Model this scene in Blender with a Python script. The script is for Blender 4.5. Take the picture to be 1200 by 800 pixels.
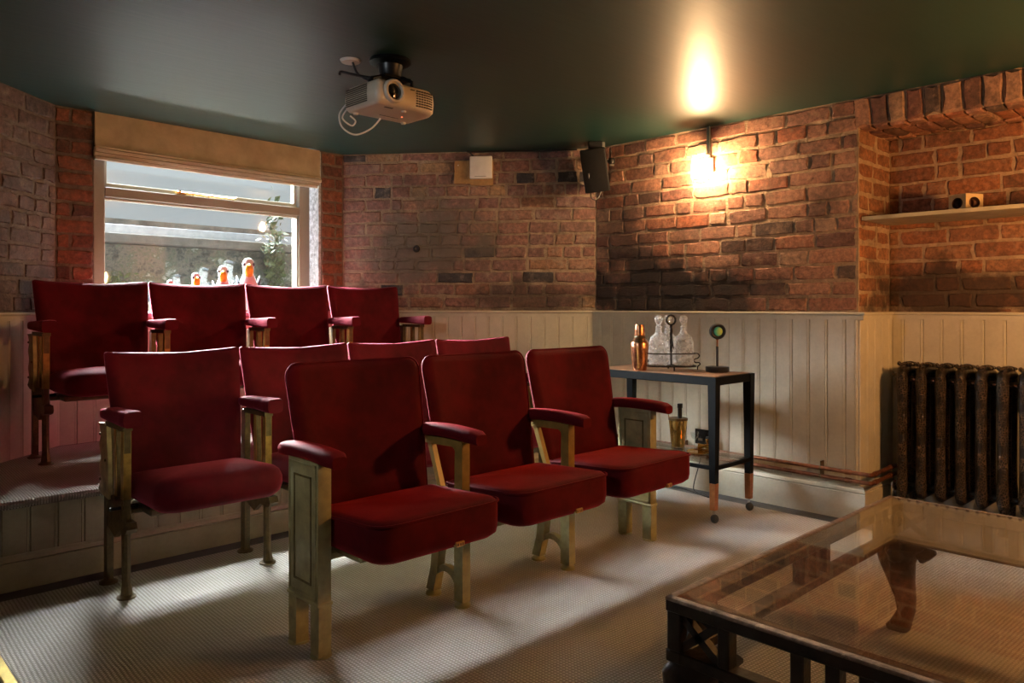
import bpy, bmesh, math, random
from mathutils import Vector, Matrix

# ------------------------------------------------------------------ scene
for o in list(bpy.data.objects):
    bpy.data.objects.remove(o, do_unlink=True)
SC = bpy.context.scene
COL = SC.collection
PI = math.pi
RND = random.Random(7)

# ------------------------------------------------------------------ camera
# World frame: X runs along the rows of seats, Y towards the window wall, Z up.
cam_data = bpy.data.cameras.new('camera')
cam = bpy.data.objects.new('camera', cam_data)
COL.objects.link(cam)
cam.location = (0, 0, 1.1)
cam.rotation_euler = (PI / 2, 0, math.radians(46.2 - 90))
cam_data.sensor_width = 36
cam_data.lens = 898 / 1200 * 36
cam_data.shift_y = -42 / 1200
cam_data.clip_start = 0.05
SC.camera = cam

# ------------------------------------------------------------------ world, sun, exposure
world = bpy.data.worlds.new('World')
SC.world = world
world.use_nodes = True
bg = world.node_tree.nodes['Background']
bg.inputs[0].default_value = (0.90, 0.95, 1.0, 1)
bg.inputs[1].default_value = 0.60

sun_data = bpy.data.lights.new('sun', 'SUN')
sun_data.energy = 330.0
sun_data.angle = math.radians(60)
sun_data.color = (0.93, 0.96, 1.0)
sun = bpy.data.objects.new('sun', sun_data)
COL.objects.link(sun)
sun.location = (2, 9, 5)
SUN_DIR = Vector((0.05, -0.82, -0.565))
sun.rotation_euler = SUN_DIR.to_track_quat('-Z', 'Y').to_euler()

vs = SC.view_settings
vs.view_transform = 'Standard'
vs.look = 'None'
vs.exposure = -0.12
vs.gamma = 1.0
vs.use_curve_mapping = False

# ------------------------------------------------------------------ materials
def mat(name):
    m = bpy.data.materials.new(name)
    m.use_nodes = True
    nt = m.node_tree
    b = nt.nodes['Principled BSDF']
    return m, nt, b

def nd(nt, typ, **kw):
    n = nt.nodes.new(typ)
    for k, v in kw.items():
        if isinstance(v, bpy.types.NodeSocket):
            nt.links.new(v, n.inputs[k])
        elif k in n.inputs:
            n.inputs[k].default_value = v
        else:
            setattr(n, k, v)
    return n

def link(nt, a, b):
    nt.links.new(a, b)

def mixc(nt, fac, a, b, mode='MIX'):
    n = nt.nodes.new('ShaderNodeMix')
    n.data_type = 'RGBA'
    n.blend_type = mode
    for idx, v in ((0, fac), (6, a), (7, b)):
        if isinstance(v, bpy.types.NodeSocket):
            nt.links.new(v, n.inputs[idx])
        elif idx == 0:
            n.inputs[0].default_value = v
        else:
            n.inputs[idx].default_value = (*v, 1) if len(v) == 3 else v
    return n.outputs[2]

def mathn(nt, op, a, b=0.5, clamp=False):
    n = nt.nodes.new('ShaderNodeMath')
    n.operation = op
    n.use_clamp = clamp
    for i, v in ((0, a), (1, b)):
        if isinstance(v, bpy.types.NodeSocket):
            nt.links.new(v, n.inputs[i])
        else:
            n.inputs[i].default_value = v
    return n.outputs[0]

def ramp(nt, fac, stops, interp='LINEAR'):
    n = nt.nodes.new('ShaderNodeValToRGB')
    cr = n.color_ramp
    cr.interpolation = interp
    while len(cr.elements) > 1:
        cr.elements.remove(cr.elements[-1])
    cr.elements[0].position = stops[0][0]
    cr.elements[0].color = (*stops[0][1], 1)
    for p, c in stops[1:]:
        e = cr.elements.new(p)
        e.color = (*c, 1)
    nt.links.new(fac, n.inputs[0])
    return n.outputs[0]

def noise(nt, vec, scale, detail=4.0, rough=0.6):
    n = nt.nodes.new('ShaderNodeTexNoise')
    n.inputs['Scale'].default_value = scale
    n.inputs['Detail'].default_value = detail
    n.inputs['Roughness'].default_value = rough
    if vec is not None:
        nt.links.new(vec, n.inputs['Vector'])
    return n.outputs[0]

def bump(nt, height, strength, dist, b):
    n = nt.nodes.new('ShaderNodeBump')
    n.inputs['Strength'].default_value = strength
    n.inputs['Distance'].default_value = dist
    nt.links.new(height, n.inputs['Height'])
    nt.links.new(n.outputs[0], b.inputs['Normal'])
    return n.outputs[0]

def pos(nt):
    return nt.nodes.new('ShaderNodeNewGeometry').outputs['Position']

def objco(nt):
    return nt.nodes.new('ShaderNodeTexCoord').outputs['Object']

def simple(name, col, rough=0.6, metal=0.0, var=0.12, scale=30, bstr=0.15, bdist=0.002, spec=0.5, worn=None):
    m, nt, b = mat(name)
    p = objco(nt)
    n = noise(nt, p, scale)
    d = tuple(max(0, c * (1 - var * 2)) for c in col)
    l = tuple(min(1, c * (1 + var)) for c in col)
    c = ramp(nt, n, [(0.3, d), (0.7, l)])
    if worn:
        w = noise(nt, p, scale * 0.4, 6, 0.75)
        wf = ramp(nt, w, [(worn[1], (0, 0, 0)), (worn[1] + 0.08, (1, 1, 1))])
        c = mixc(nt, wf, c, worn[0])
    link(nt, c, b.inputs['Base Color'])
    b.inputs['Roughness'].default_value = rough
    b.inputs['Metallic'].default_value = metal
    b.inputs['Specular IOR Level'].default_value = spec
    if bstr:
        bump(nt, noise(nt, p, scale * 3), bstr, bdist, b)
    return m

def sep_xyz(nt, v):
    n = nt.nodes.new('ShaderNodeSeparateXYZ')
    nt.links.new(v, n.inputs[0])
    return n.outputs

def blob(nt, p, center, radii, warp=0.25, scale=4.0):
    """soft blotch with a ragged edge (soot, damp): 1 inside, 0 outside"""
    v = nt.nodes.new('ShaderNodeVectorMath'); v.operation = 'SUBTRACT'
    nt.links.new(p, v.inputs[0]); v.inputs[1].default_value = center
    s = nt.nodes.new('ShaderNodeVectorMath'); s.operation = 'DIVIDE'
    nt.links.new(v.outputs[0], s.inputs[0]); s.inputs[1].default_value = radii
    l = nt.nodes.new('ShaderNodeVectorMath'); l.operation = 'LENGTH'
    nt.links.new(s.outputs[0], l.inputs[0])
    nz = noise(nt, p, scale, 5, 0.65)
    d = mathn(nt, 'ADD', l.outputs['Value'], mathn(nt, 'MULTIPLY', mathn(nt, 'SUBTRACT', nz, 0.5), warp * 8))
    return ramp(nt, d, [(0.55, (1, 1, 1)), (1.0, (0, 0, 0))])

def brick_mat(name, stops, soot_amt=0.5, lime=0.35, blobs=(), sootcol=(0.035, 0.027, 0.024), limecol=(0.42, 0.34, 0.28)):
    m, nt, b = mat(name)
    p = pos(nt)
    oi = nt.nodes.new('ShaderNodeObjectInfo')
    c = ramp(nt, oi.outputs['Random'], stops)
    n1 = noise(nt, p, 38, 6, 0.7)
    c = mixc(nt, 0.75, c, ramp(nt, n1, [(0.28, (0.16, 0.15, 0.15)), (0.48, (0.8, 0.8, 0.8)), (0.70, (1.7, 1.6, 1.5))]), 'MULTIPLY')
    n2 = noise(nt, p, 13, 6, 0.72)
    lf = ramp(nt, n2, [(0.53, (0, 0, 0)), (0.70, (lime, lime, lime))])
    c = mixc(nt, lf, c, limecol)
    n3 = noise(nt, p, 4.2, 6, 0.68)
    sf = ramp(nt, n3, [(0.50, (0, 0, 0)), (0.66, (soot_amt,) * 3)])
    c = mixc(nt, sf, c, sootcol)
    for bc, br, amt, col in blobs:
        f = blob(nt, p, bc, br)
        f = mixc(nt, amt, (0, 0, 0), f)
        c = mixc(nt, f, c, col)
    link(nt, c, b.inputs['Base Color'])
    b.inputs['Roughness'].default_value = 0.78
    b.inputs['Specular IOR Level'].default_value = 0.35
    h = mathn(nt, 'ADD', mathn(nt, 'MULTIPLY', n1, 0.6), mathn(nt, 'MULTIPLY', noise(nt, p, 120, 4), 0.25))
    h = mathn(nt, 'ADD', h, mathn(nt, 'MULTIPLY', n2, 0.5))
    bump(nt, h, 0.85, 0.010, b)
    return m

def mortar_mat(name, col, blobs=()):
    m, nt, b = mat(name)
    p = pos(nt)
    n = noise(nt, p, 30, 6, 0.7)
    c = ramp(nt, n, [(0.3, tuple(x * 0.6 for x in col)), (0.6, col), (0.8, tuple(min(1, x * 1.3) for x in col))])
    n3 = noise(nt, p, 4.2, 6, 0.68)
    c = mixc(nt, ramp(nt, n3, [(0.50, (0, 0, 0)), (0.68, (0.6,) * 3)]), c, (0.05, 0.04, 0.035))
    for bc, br, amt, bcol in blobs:
        f = mixc(nt, amt, (0, 0, 0), blob(nt, p, bc, br))
        c = mixc(nt, f, c, bcol)
    link(nt, c, b.inputs['Base Color'])
    b.inputs['Roughness'].default_value = 0.9
    h = mathn(nt, 'ADD', n, mathn(nt, 'MULTIPLY', noise(nt, p, 90, 4), 0.4))
    bump(nt, h, 1.0, 0.014, b)
    return m

M = {}
SOOT = (0.030, 0.024, 0.021)
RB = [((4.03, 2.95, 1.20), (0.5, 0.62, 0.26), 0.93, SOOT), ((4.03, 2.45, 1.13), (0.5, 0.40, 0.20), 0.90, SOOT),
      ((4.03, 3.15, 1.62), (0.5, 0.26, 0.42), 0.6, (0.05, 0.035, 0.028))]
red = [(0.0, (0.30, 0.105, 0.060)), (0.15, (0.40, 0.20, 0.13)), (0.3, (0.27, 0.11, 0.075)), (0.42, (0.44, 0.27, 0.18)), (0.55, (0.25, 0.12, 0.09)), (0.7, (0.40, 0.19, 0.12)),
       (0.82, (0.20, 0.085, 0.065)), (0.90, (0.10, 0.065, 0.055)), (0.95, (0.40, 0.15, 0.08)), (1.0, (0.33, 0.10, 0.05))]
M['brick_r'] = brick_mat('brick_red_tan', red, 0.55, 0.62, RB, limecol=(0.44, 0.27, 0.17))  # red, pink and tan bricks, tone at random per brick
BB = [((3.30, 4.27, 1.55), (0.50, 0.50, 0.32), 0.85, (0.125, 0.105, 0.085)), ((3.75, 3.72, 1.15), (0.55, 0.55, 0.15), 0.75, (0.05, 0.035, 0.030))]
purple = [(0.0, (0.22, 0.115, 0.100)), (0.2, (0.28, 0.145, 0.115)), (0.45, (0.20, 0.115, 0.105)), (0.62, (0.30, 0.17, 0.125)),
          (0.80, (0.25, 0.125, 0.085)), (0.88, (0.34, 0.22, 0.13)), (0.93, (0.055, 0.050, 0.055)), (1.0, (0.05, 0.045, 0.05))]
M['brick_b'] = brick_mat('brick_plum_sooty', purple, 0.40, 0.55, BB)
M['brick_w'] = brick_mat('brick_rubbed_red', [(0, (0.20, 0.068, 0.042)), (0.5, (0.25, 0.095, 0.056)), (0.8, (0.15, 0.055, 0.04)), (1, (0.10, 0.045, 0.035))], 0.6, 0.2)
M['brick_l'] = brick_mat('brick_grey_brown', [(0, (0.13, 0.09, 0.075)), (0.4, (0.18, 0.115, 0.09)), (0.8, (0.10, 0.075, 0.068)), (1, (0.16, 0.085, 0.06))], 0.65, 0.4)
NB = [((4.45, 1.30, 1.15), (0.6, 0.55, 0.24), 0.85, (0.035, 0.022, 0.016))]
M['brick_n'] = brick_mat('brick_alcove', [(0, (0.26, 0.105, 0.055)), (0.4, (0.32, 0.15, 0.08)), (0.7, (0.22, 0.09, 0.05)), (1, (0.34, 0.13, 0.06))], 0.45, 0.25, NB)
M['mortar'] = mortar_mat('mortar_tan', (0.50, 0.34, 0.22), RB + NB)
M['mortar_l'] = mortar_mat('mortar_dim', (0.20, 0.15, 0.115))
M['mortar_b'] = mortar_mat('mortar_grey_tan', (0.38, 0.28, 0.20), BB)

def paint(name, col, rough=0.45, dirt=0.25):
    m, nt, b = mat(name)
    p = pos(nt)
    n = noise(nt, p, 6, 5, 0.65)
    c = ramp(nt, n, [(0.3, tuple(x * (1 - dirt) for x in col)), (0.65, col)])
    n2 = noise(nt, p, 70, 3)
    c = mixc(nt, 0.2, c, ramp(nt, n2, [(0.3, (0.7, 0.68, 0.62)), (0.6, (1, 1, 1))]), 'MULTIPLY')
    link(nt, c, b.inputs['Base Color'])
    b.inputs['Roughness'].default_value = rough
    bump(nt, n2, 0.12, 0.002, b)
    return m
M['cream'] = paint('cream_paint', (0.60, 0.54, 0.42), 0.42, 0.18)
M['cream_stage'] = paint('beige_paint_shaded', (0.47, 0.41, 0.29), 0.45, 0.22)  # cream darkened to beige, with the platform front's shade put into the colour
M['sill_paint'] = paint('sill_white', (0.52, 0.57, 0.58), 0.5, 0.1)
M['frame_paint'] = paint('window_frame_paint', (0.21, 0.165, 0.115), 0.45, 0.12)
M['cream_frame'] = paint('casement_paint', (0.40, 0.38, 0.30), 0.45, 0.12)
M['white_plaster'] = simple('flaking_white_reveal', (0.62, 0.64, 0.66), 0.9, 0, 0.3, 40, 0.9, 0.01, worn=((0.22, 0.14, 0.10), 0.62))

# glossy dark green ceiling
m, nt, b = mat('ceiling_green_gloss')
p = pos(nt)
n = noise(nt, p, 1.4, 4)
link(nt, ramp(nt, n, [(0.3, (0.004, 0.030, 0.025)), (0.7, (0.007, 0.044, 0.037))]), b.inputs['Base Color'])
b.inputs['Roughness'].default_value = 0.55
b.inputs['Specular IOR Level'].default_value = 0.25
b.inputs['Coat Weight'].default_value = 0.62
b.inputs['Coat Roughness'].default_value = 0.40
b.inputs['Coat IOR'].default_value = 1.5
mp = nd(nt, 'ShaderNodeMapping', Vector=p)
mp.inputs['Rotation'].default_value = (0, 0, math.radians(40))
mp.inputs['Scale'].default_value = (1.2, 9.0, 1)
h = mathn(nt, 'ADD', noise(nt, mp.outputs[0], 3.0, 3, 0.5), mathn(nt, 'MULTIPLY', noise(nt, p, 60, 2), 0.06))
bump(nt, h, 0.10, 0.02, b)
M['ceiling'] = m

# woven sisal carpet
def carpet(name, c1, c2, size, hgt):
    m, nt, b = mat(name)
    p = pos(nt)
    w = []
    for ang in (0, 90):
        mp = nd(nt, 'ShaderNodeMapping', Vector=p)
        mp.inputs['Rotation'].default_value = (0, 0, math.radians(ang + 2))
        wv = nt.nodes.new('ShaderNodeTexWave')
        wv.wave_type = 'BANDS'; wv.bands_direction = 'X'
        wv.inputs['Scale'].default_value = 0.314 / size
        wv.inputs['Distortion'].default_value = 1.0
        wv.inputs['Detail'].default_value = 1.0
        wv.inputs['Detail Scale'].default_value = 0.6
        link(nt, mp.outputs[0], wv.inputs['Vector'])
        w.append(wv.outputs['Fac'])
    h = mathn(nt, 'MULTIPLY', w[0], w[1])
    nz = noise(nt, p, 220, 3)
    h2 = mathn(nt, 'ADD', h, mathn(nt, 'MULTIPLY', nz, 0.5))
    big = noise(nt, p, 2.2, 4)
    c = ramp(nt, h2, [(0.15, c2), (0.75, c1)])
    c = mixc(nt, 0.5, c, ramp(nt, big, [(0.3, (0.72, 0.70, 0.68)), (0.7, (1, 1, 1))]), 'MULTIPLY')
    link(nt, c, b.inputs['Base Color'])
    b.inputs['Roughness'].default_value = 0.95
    b.inputs['Specular IOR Level'].default_value = 0.1
    bump(nt, h2, 0.8, hgt, b)
    return m
M['carpet'] = carpet('sisal_weave', (0.60, 0.565, 0.52), (0.30, 0.265, 0.23), 0.0125, 0.006)
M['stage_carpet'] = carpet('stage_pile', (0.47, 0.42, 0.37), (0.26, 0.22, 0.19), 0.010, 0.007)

M['floor'] = simple('dark_painted_boards', (0.050, 0.050, 0.056), 0.5, 0, 0.25, 8, 0.3, 0.004)
M['brass_edge'] = simple('brass_edging', (0.60, 0.43, 0.10), 0.4, 0.6, 0.15, 30)

def velvet(name, col, sheen, tint):
    m, nt, b = mat(name)
    p = objco(nt)
    n = noise(nt, p, 5.5, 4, 0.6)
    n2 = noise(nt, p, 26, 4, 0.6)
    c = ramp(nt, n, [(0.32, tuple(x * 0.55 for x in col)), (0.68, tuple(x * 1.15 for x in col))])
    c = mixc(nt, 0.35, c, ramp(nt, n2, [(0.3, (0.6, 0.6, 0.6)), (0.7, (1.1, 1.1, 1.1))]), 'MULTIPLY')
    link(nt, c, b.inputs['Base Color'])
    b.inputs['Roughness'].default_value = 0.75
    b.inputs['Specular IOR Level'].default_value = 0.15
    b.inputs['Sheen Weight'].default_value = sheen
    b.inputs['Sheen Roughness'].default_value = 0.38
    b.inputs['Sheen Tint'].default_value = (*tint, 1)
    bump(nt, mathn(nt, 'ADD', noise(nt, p, 350, 2), n2), 0.25, 0.003, b)
    return m
M['velvet'] = velvet('crimson_velvet', (0.112, 0.0018, 0.005), 0.50, (0.80, 0.045, 0.06))
M['velvet_old'] = velvet('wine_velvet', (0.118, 0.0025, 0.009), 0.60, (0.85, 0.13, 0.20))

M['green_iron'] = simple('olive_green_enamel', (0.36, 0.32, 0.145), 0.42, 0.0, 0.14, 22, 0.25, 0.002, worn=((0.12, 0.085, 0.03), 0.66))
M['gold_green'] = simple('old_gold_enamel', (0.32, 0.20, 0.045), 0.40, 0.1, 0.15, 22, 0.2, 0.002, worn=((0.16, 0.09, 0.02), 0.66))
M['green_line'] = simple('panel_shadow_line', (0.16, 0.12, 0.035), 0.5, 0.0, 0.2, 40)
M['gold_iron'] = simple('bronze_paint_worn', (0.36, 0.20, 0.045), 0.40, 0.35, 0.22, 26, 0.3, 0.002, worn=((0.08, 0.055, 0.025), 0.60))
M['dark_iron'] = simple('old_dark_bronze', (0.13, 0.085, 0.035), 0.45, 0.45, 0.25, 28, 0.35, 0.003, worn=((0.28, 0.18, 0.06), 0.62))
M['wing'] = simple('bronze_plate', (0.40, 0.30, 0.15), 0.45, 0.3, 0.25, 20, 0.4, 0.003, worn=((0.12, 0.08, 0.035), 0.60))
M['plate_brass'] = simple('seat_number_brass', (0.70, 0.42, 0.14), 0.4, 0.5, 0.2, 120)
M['plate_mark'] = simple('seat_number_stamp', (0.12, 0.04, 0.02), 0.6, 0.0, 0.1, 50, 0)

M['black_frame'] = simple('satin_black', (0.003, 0.003, 0.0035), 0.5, 0, 0.2, 20, 0.05, spec=0.12)
M['copper'] = simple('copper', (0.80, 0.36, 0.18), 0.25, 1.0, 0.15, 60, 0.3, 0.002)
M['copper_foot'] = simple('copper_foot', (0.52, 0.20, 0.075), 0.35, 0.7, 0.12, 40, 0.1)
M['copper_pipe'] = simple('tarnished_copper_pipe', (0.24, 0.085, 0.040), 0.40, 0.6, 0.25, 30, 0.2)
M['walnut'] = simple('walnut_top', (0.26, 0.125, 0.060), 0.35, 0, 0.25, 18, 0.1)
M['rubber'] = simple('caster_rubber', (0.03, 0.03, 0.032), 0.55, 0, 0.2, 40)
M['chrome'] = simple('chrome', (0.75, 0.75, 0.75), 0.12, 1.0, 0.03, 10, 0)
M['silver_tube'] = simple('brushed_silver', (0.62, 0.60, 0.56), 0.3, 0.9, 0.08, 60, 0.1)
M['gold'] = simple('gold_metal', (0.80, 0.52, 0.17), 0.16, 1.0, 0.1, 30, 0)
M['black_wire'] = simple('wrought_black', (0.018, 0.014, 0.012), 0.45, 0.3, 0.2, 60, 0.2)
M['black_plastic'] = simple('black_plastic', (0.012, 0.012, 0.013), 0.35, 0, 0.1, 40, 0)
M['speaker'] = simple('charcoal_speaker', (0.014, 0.013, 0.013), 0.7, 0, 0.1, 60, 0.1, spec=0.2)
M['speaker_side'] = simple('speaker_cabinet', (0.045, 0.032, 0.026), 0.45, 0, 0.1, 60, 0.1)
M['white_plastic'] = simple('white_plastic', (0.72, 0.68, 0.63), 0.45, 0, 0.04, 20, 0.03)
M['projector'] = simple('offwhite_plastic', (0.64, 0.53, 0.40), 0.40, 0, 0.05, 12, 0.03)
M['grille'] = simple('vent_dark', (0.10, 0.075, 0.05), 0.6, 0, 0.1, 40, 0)
M['lens'] = simple('lens_glass', (0.006, 0.006, 0.008), 0.06, 0, 0.05, 10, 0, spec=0.8)
M['wood_plate'] = simple('pale_board', (0.42, 0.235, 0.085), 0.7, 0, 0.2, 14, 0.3)
M['shelf'] = simple('painted_shelf', (0.50, 0.42, 0.28), 0.6, 0, 0.12, 14, 0.15)
M['pine'] = simple('pine_cube', (0.66, 0.47, 0.25), 0.55, 0, 0.12, 12, 0.15)
M['hole'] = simple('dark_bore', (0.10, 0.04, 0.02), 0.7, 0, 0.2, 30, 0)
M['blind'] = simple('linen_blind', (0.50, 0.40, 0.27), 0.95, 0, 0.10, 9, 0.35, 0.004, spec=0.1)
m = simple('linen_fold', (0.58, 0.50, 0.38), 0.95, 0, 0.06, 9, 0.3, 0.004, spec=0.1)
nt = m.node_tree
tl_ = nd(nt, 'ShaderNodeBsdfTranslucent', Color=(0.9, 0.8, 0.62, 1))
mx_ = nt.nodes.new('ShaderNodeMixShader'); mx_.inputs[0].default_value = 0.025
link(nt, nt.nodes['Principled BSDF'].outputs[0], mx_.inputs[1]); link(nt, tl_.outputs[0], mx_.inputs[2])
link(nt, mx_.outputs[0], nt.nodes['Material Output'].inputs[0])
M['blind_fold'] = m
M['glare_backing'] = simple('dark_glare_backing', (0.03, 0.03, 0.03), 0.9, 0, 0.1, 20, 0, spec=0.1)
M['table_wood'] = simple('aged_dark_wood', (0.026, 0.016, 0.010), 0.45, 0, 0.35, 16, 0.6, 0.004, worn=((0.075, 0.045, 0.027), 0.66), spec=0.3)
M['table_edge'] = simple('worn_table_edge', (0.17, 0.10, 0.06), 0.38, 0, 0.35, 40, 0.6, 0.004, worn=((0.36, 0.24, 0.16), 0.58))
M['socket'] = simple('black_nickel', (0.03, 0.027, 0.025), 0.25, 0.6, 0.1, 30, 0)
M['white_bird'] = simple('white_glaze', (0.68, 0.68, 0.68), 0.3, 0, 0.06, 30, 0.05)
M['orange_bird'] = simple('orange_glaze', (0.75, 0.46, 0.03), 0.3, 0, 0.25, 30, 0.05)
M['grey_bird'] = simple('slate_glaze', (0.055, 0.065, 0.09), 0.35, 0, 0.2, 30, 0.05)

# black enamelled ornate radiator: raised scrollwork as fine relief, its highlights put into the colour
m, nt, b = mat('radiator_black_glints')
p = objco(nt)
vo = nt.nodes.new('ShaderNodeTexVoronoi'); vo.inputs['Scale'].default_value = 85
vo.feature = 'DISTANCE_TO_EDGE'
link(nt, p, vo.inputs['Vector'])
hi = ramp(nt, vo.outputs['Distance'], [(0.02, (1, 1, 1)), (0.13, (0, 0, 0))])
sc_ = noise(nt, p, 9, 2)
msk = ramp(nt, sc_, [(0.42, (0, 0, 0)), (0.56, (1, 1, 1))])
c = mixc(nt, mathn(nt, 'MULTIPLY', hi, msk), (0.016, 0.012, 0.010), (0.20, 0.125, 0.070))
link(nt, c, b.inputs['Base Color'])
b.inputs['Roughness'].default_value = 0.28
b.inputs['Metallic'].default_value = 0.25
bump(nt, mathn(nt, 'MULTIPLY', hi, msk), 0.8, 0.006, b)
M['radiator'] = m

def glass(name, tint, gloss_rough=0.02, dirt=0.0, dirtcol=(0.5, 0.5, 0.5), fres=1.5, dscale=4.0, trans=0.7):
    """thin glass: see-through with a fresnel reflection and optional grime (in the crystal a brightening haze)"""
    m = bpy.data.materials.new(name)
    m.use_nodes = True
    nt = m.node_tree
    nt.nodes.remove(nt.nodes['Principled BSDF'])
    out = nt.nodes['Material Output']
    tr = nd(nt, 'ShaderNodeBsdfTransparent', Color=(*tint, 1))
    gl = nd(nt, 'ShaderNodeBsdfGlossy', Color=(1, 1, 1, 1), Roughness=gloss_rough)
    bf = nt.nodes.new('ShaderNodeNewGeometry').outputs['Backfacing']
    ior = mathn(nt, 'ADD', mathn(nt, 'MULTIPLY', bf, 1 / fres - fres), fres)
    fr = nd(nt, 'ShaderNodeFresnel', IOR=ior)
    mx = nt.nodes.new('ShaderNodeMixShader')
    link(nt, fr.outputs[0], mx.inputs[0]); link(nt, tr.outputs[0], mx.inputs[1]); link(nt, gl.outputs[0], mx.inputs[2])
    res = mx.outputs[0]
    if dirt:
        p = pos(nt)
        n = noise(nt, p, dscale, 8, 0.75)
        n2 = noise(nt, p, dscale * 12, 4, 0.7)
        f = ramp(nt, mathn(nt, 'MULTIPLY', n, mathn(nt, 'ADD', n2, 0.5)), [(0.35, (dirt * 0.25,) * 3), (0.75, (dirt,) * 3)])
        df = nd(nt, 'ShaderNodeBsdfDiffuse', Color=(*dirtcol, 1))
        tl = nd(nt, 'ShaderNodeBsdfTranslucent', Color=(*dirtcol, 1))
        ms = nt.nodes.new('ShaderNodeMixShader'); ms.inputs[0].default_value = trans
        link(nt, df.outputs[0], ms.inputs[1]); link(nt, tl.outputs[0], ms.inputs[2])
        m2 = nt.nodes.new('ShaderNodeMixShader')
        link(nt, f, m2.inputs[0]); link(nt, res, m2.inputs[1]); link(nt, ms.outputs[0], m2.inputs[2])
        res = m2.outputs[0]
    link(nt, res, out.inputs[0])
    return m
M['pane'] = glass('dirty_window_glass', (0.95, 0.98, 0.97), 0.02, 0.014, (0.7, 0.72, 0.72), 1.45, 5, 0.0)
M['table_glass'] = glass('table_glass', (0.90, 0.88, 0.83), 0.02, 0.05, (0.26, 0.20, 0.14), 1.52, 7)
M['clear_glass'] = glass('clear_glass', (0.93, 0.95, 0.95), 0.03, 0, fres=1.5)
M['lamp_glass'] = glass('ribbed_lamp_glass', (0.98, 0.95, 0.90), 0.15, 0.10, (0.9, 0.85, 0.75), 1.4, 30)
m = glass('cut_crystal', (0.97, 0.97, 0.96), 0.05, 0.5, (0.92, 0.90, 0.88), 2.1, 40)  # whitish haze mixed in so the cut glass looks bright
nt = m.node_tree
vo = nt.nodes.new('ShaderNodeTexVoronoi'); vo.inputs['Scale'].default_value = 85
link(nt, objco(nt), vo.inputs['Vector'])
bn = nt.nodes.new('ShaderNodeBump'); bn.inputs['Strength'].default_value = 1.0; bn.inputs['Distance'].default_value = 0.012
link(nt, vo.outputs['Distance'], bn.inputs['Height'])
for n_ in list(nt.nodes):
    if n_.type in ('BSDF_GLOSSY', 'FRESNEL', 'BSDF_DIFFUSE'):
        link(nt, bn.outputs[0], n_.inputs['Normal'])
M['crystal'] = m

def emit(name, col, strength):
    m = bpy.data.materials.new(name); m.use_nodes = True
    nt = m.node_tree
    nt.nodes.remove(nt.nodes['Principled BSDF'])
    e = nd(nt, 'ShaderNodeEmission', Color=(*col, 1), Strength=strength)
    link(nt, e.outputs[0], nt.nodes['Material Output'].inputs[0])
    return m
M['bulb_warm'] = emit('amber_globe', (1.0, 0.47, 0.15), 440)
M['bulb'] = emit('warm_bulb', (1.0, 0.64, 0.33), 1150)
M['led'] = emit('projector_led', (1.0, 0.15, 0.05), 3)

# rainbow lens of the small lamp
m, nt, b = mat('iridescent_lens')
p = objco(nt)
s_ = sep_xyz(nt, p)
g = mathn(nt, 'ADD', mathn(nt, 'MULTIPLY', s_[2], 14), mathn(nt, 'ADD', mathn(nt, 'MULTIPLY', s_[0], 5), 0.5))
c = ramp(nt, g, [(0.05, (0.85, 0.35, 0.06)), (0.30, (0.5, 0.12, 0.02)), (0.42, (0.02, 0.02, 0.03)), (0.58, (0.03, 0.16, 0.35)), (0.75, (0.10, 0.60, 0.40)), (0.9, (0.55, 0.65, 0.10)), (1.0, (0.02, 0.05, 0.05))])
link(nt, c, b.inputs['Base Color'])
b.inputs['Roughness'].default_value = 0.1
M['rainbow'] = m

# outdoors
m, nt, b = mat('mossy_stone')
p = pos(nt)
n = noise(nt, p, 7.0, 8, 0.78)
c = ramp(nt, n, [(0.34, (0.004, 0.007, 0.006)), (0.44, (0.020, 0.030, 0.027)), (0.50, (0.075, 0.070, 0.062)), (0.56, (0.022, 0.038, 0.022)), (0.64, (0.17, 0.19, 0.185))])
link(nt, c, b.inputs['Base Color']); b.inputs['Roughness'].default_value = 0.95
bump(nt, n, 0.8, 0.03, b)
M['stone'] = m
M['coping'] = simple('pale_coping', (0.07, 0.07, 0.068), 0.9, 0, 0.2, 10, 0.4, 0.01)
M['brown_wall'] = simple('brown_garden_wall', (0.11, 0.085, 0.06), 0.9, 0, 0.35, 6, 0.4, 0.02)
M['steel'] = simple('galvanised_bars', (0.30, 0.33, 0.38), 0.5, 0.4, 0.1, 20, 0)
M['leaf'] = simple('ivy_green', (0.035, 0.06, 0.016), 0.8, 0, 0.4, 20, 0.3)

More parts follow.
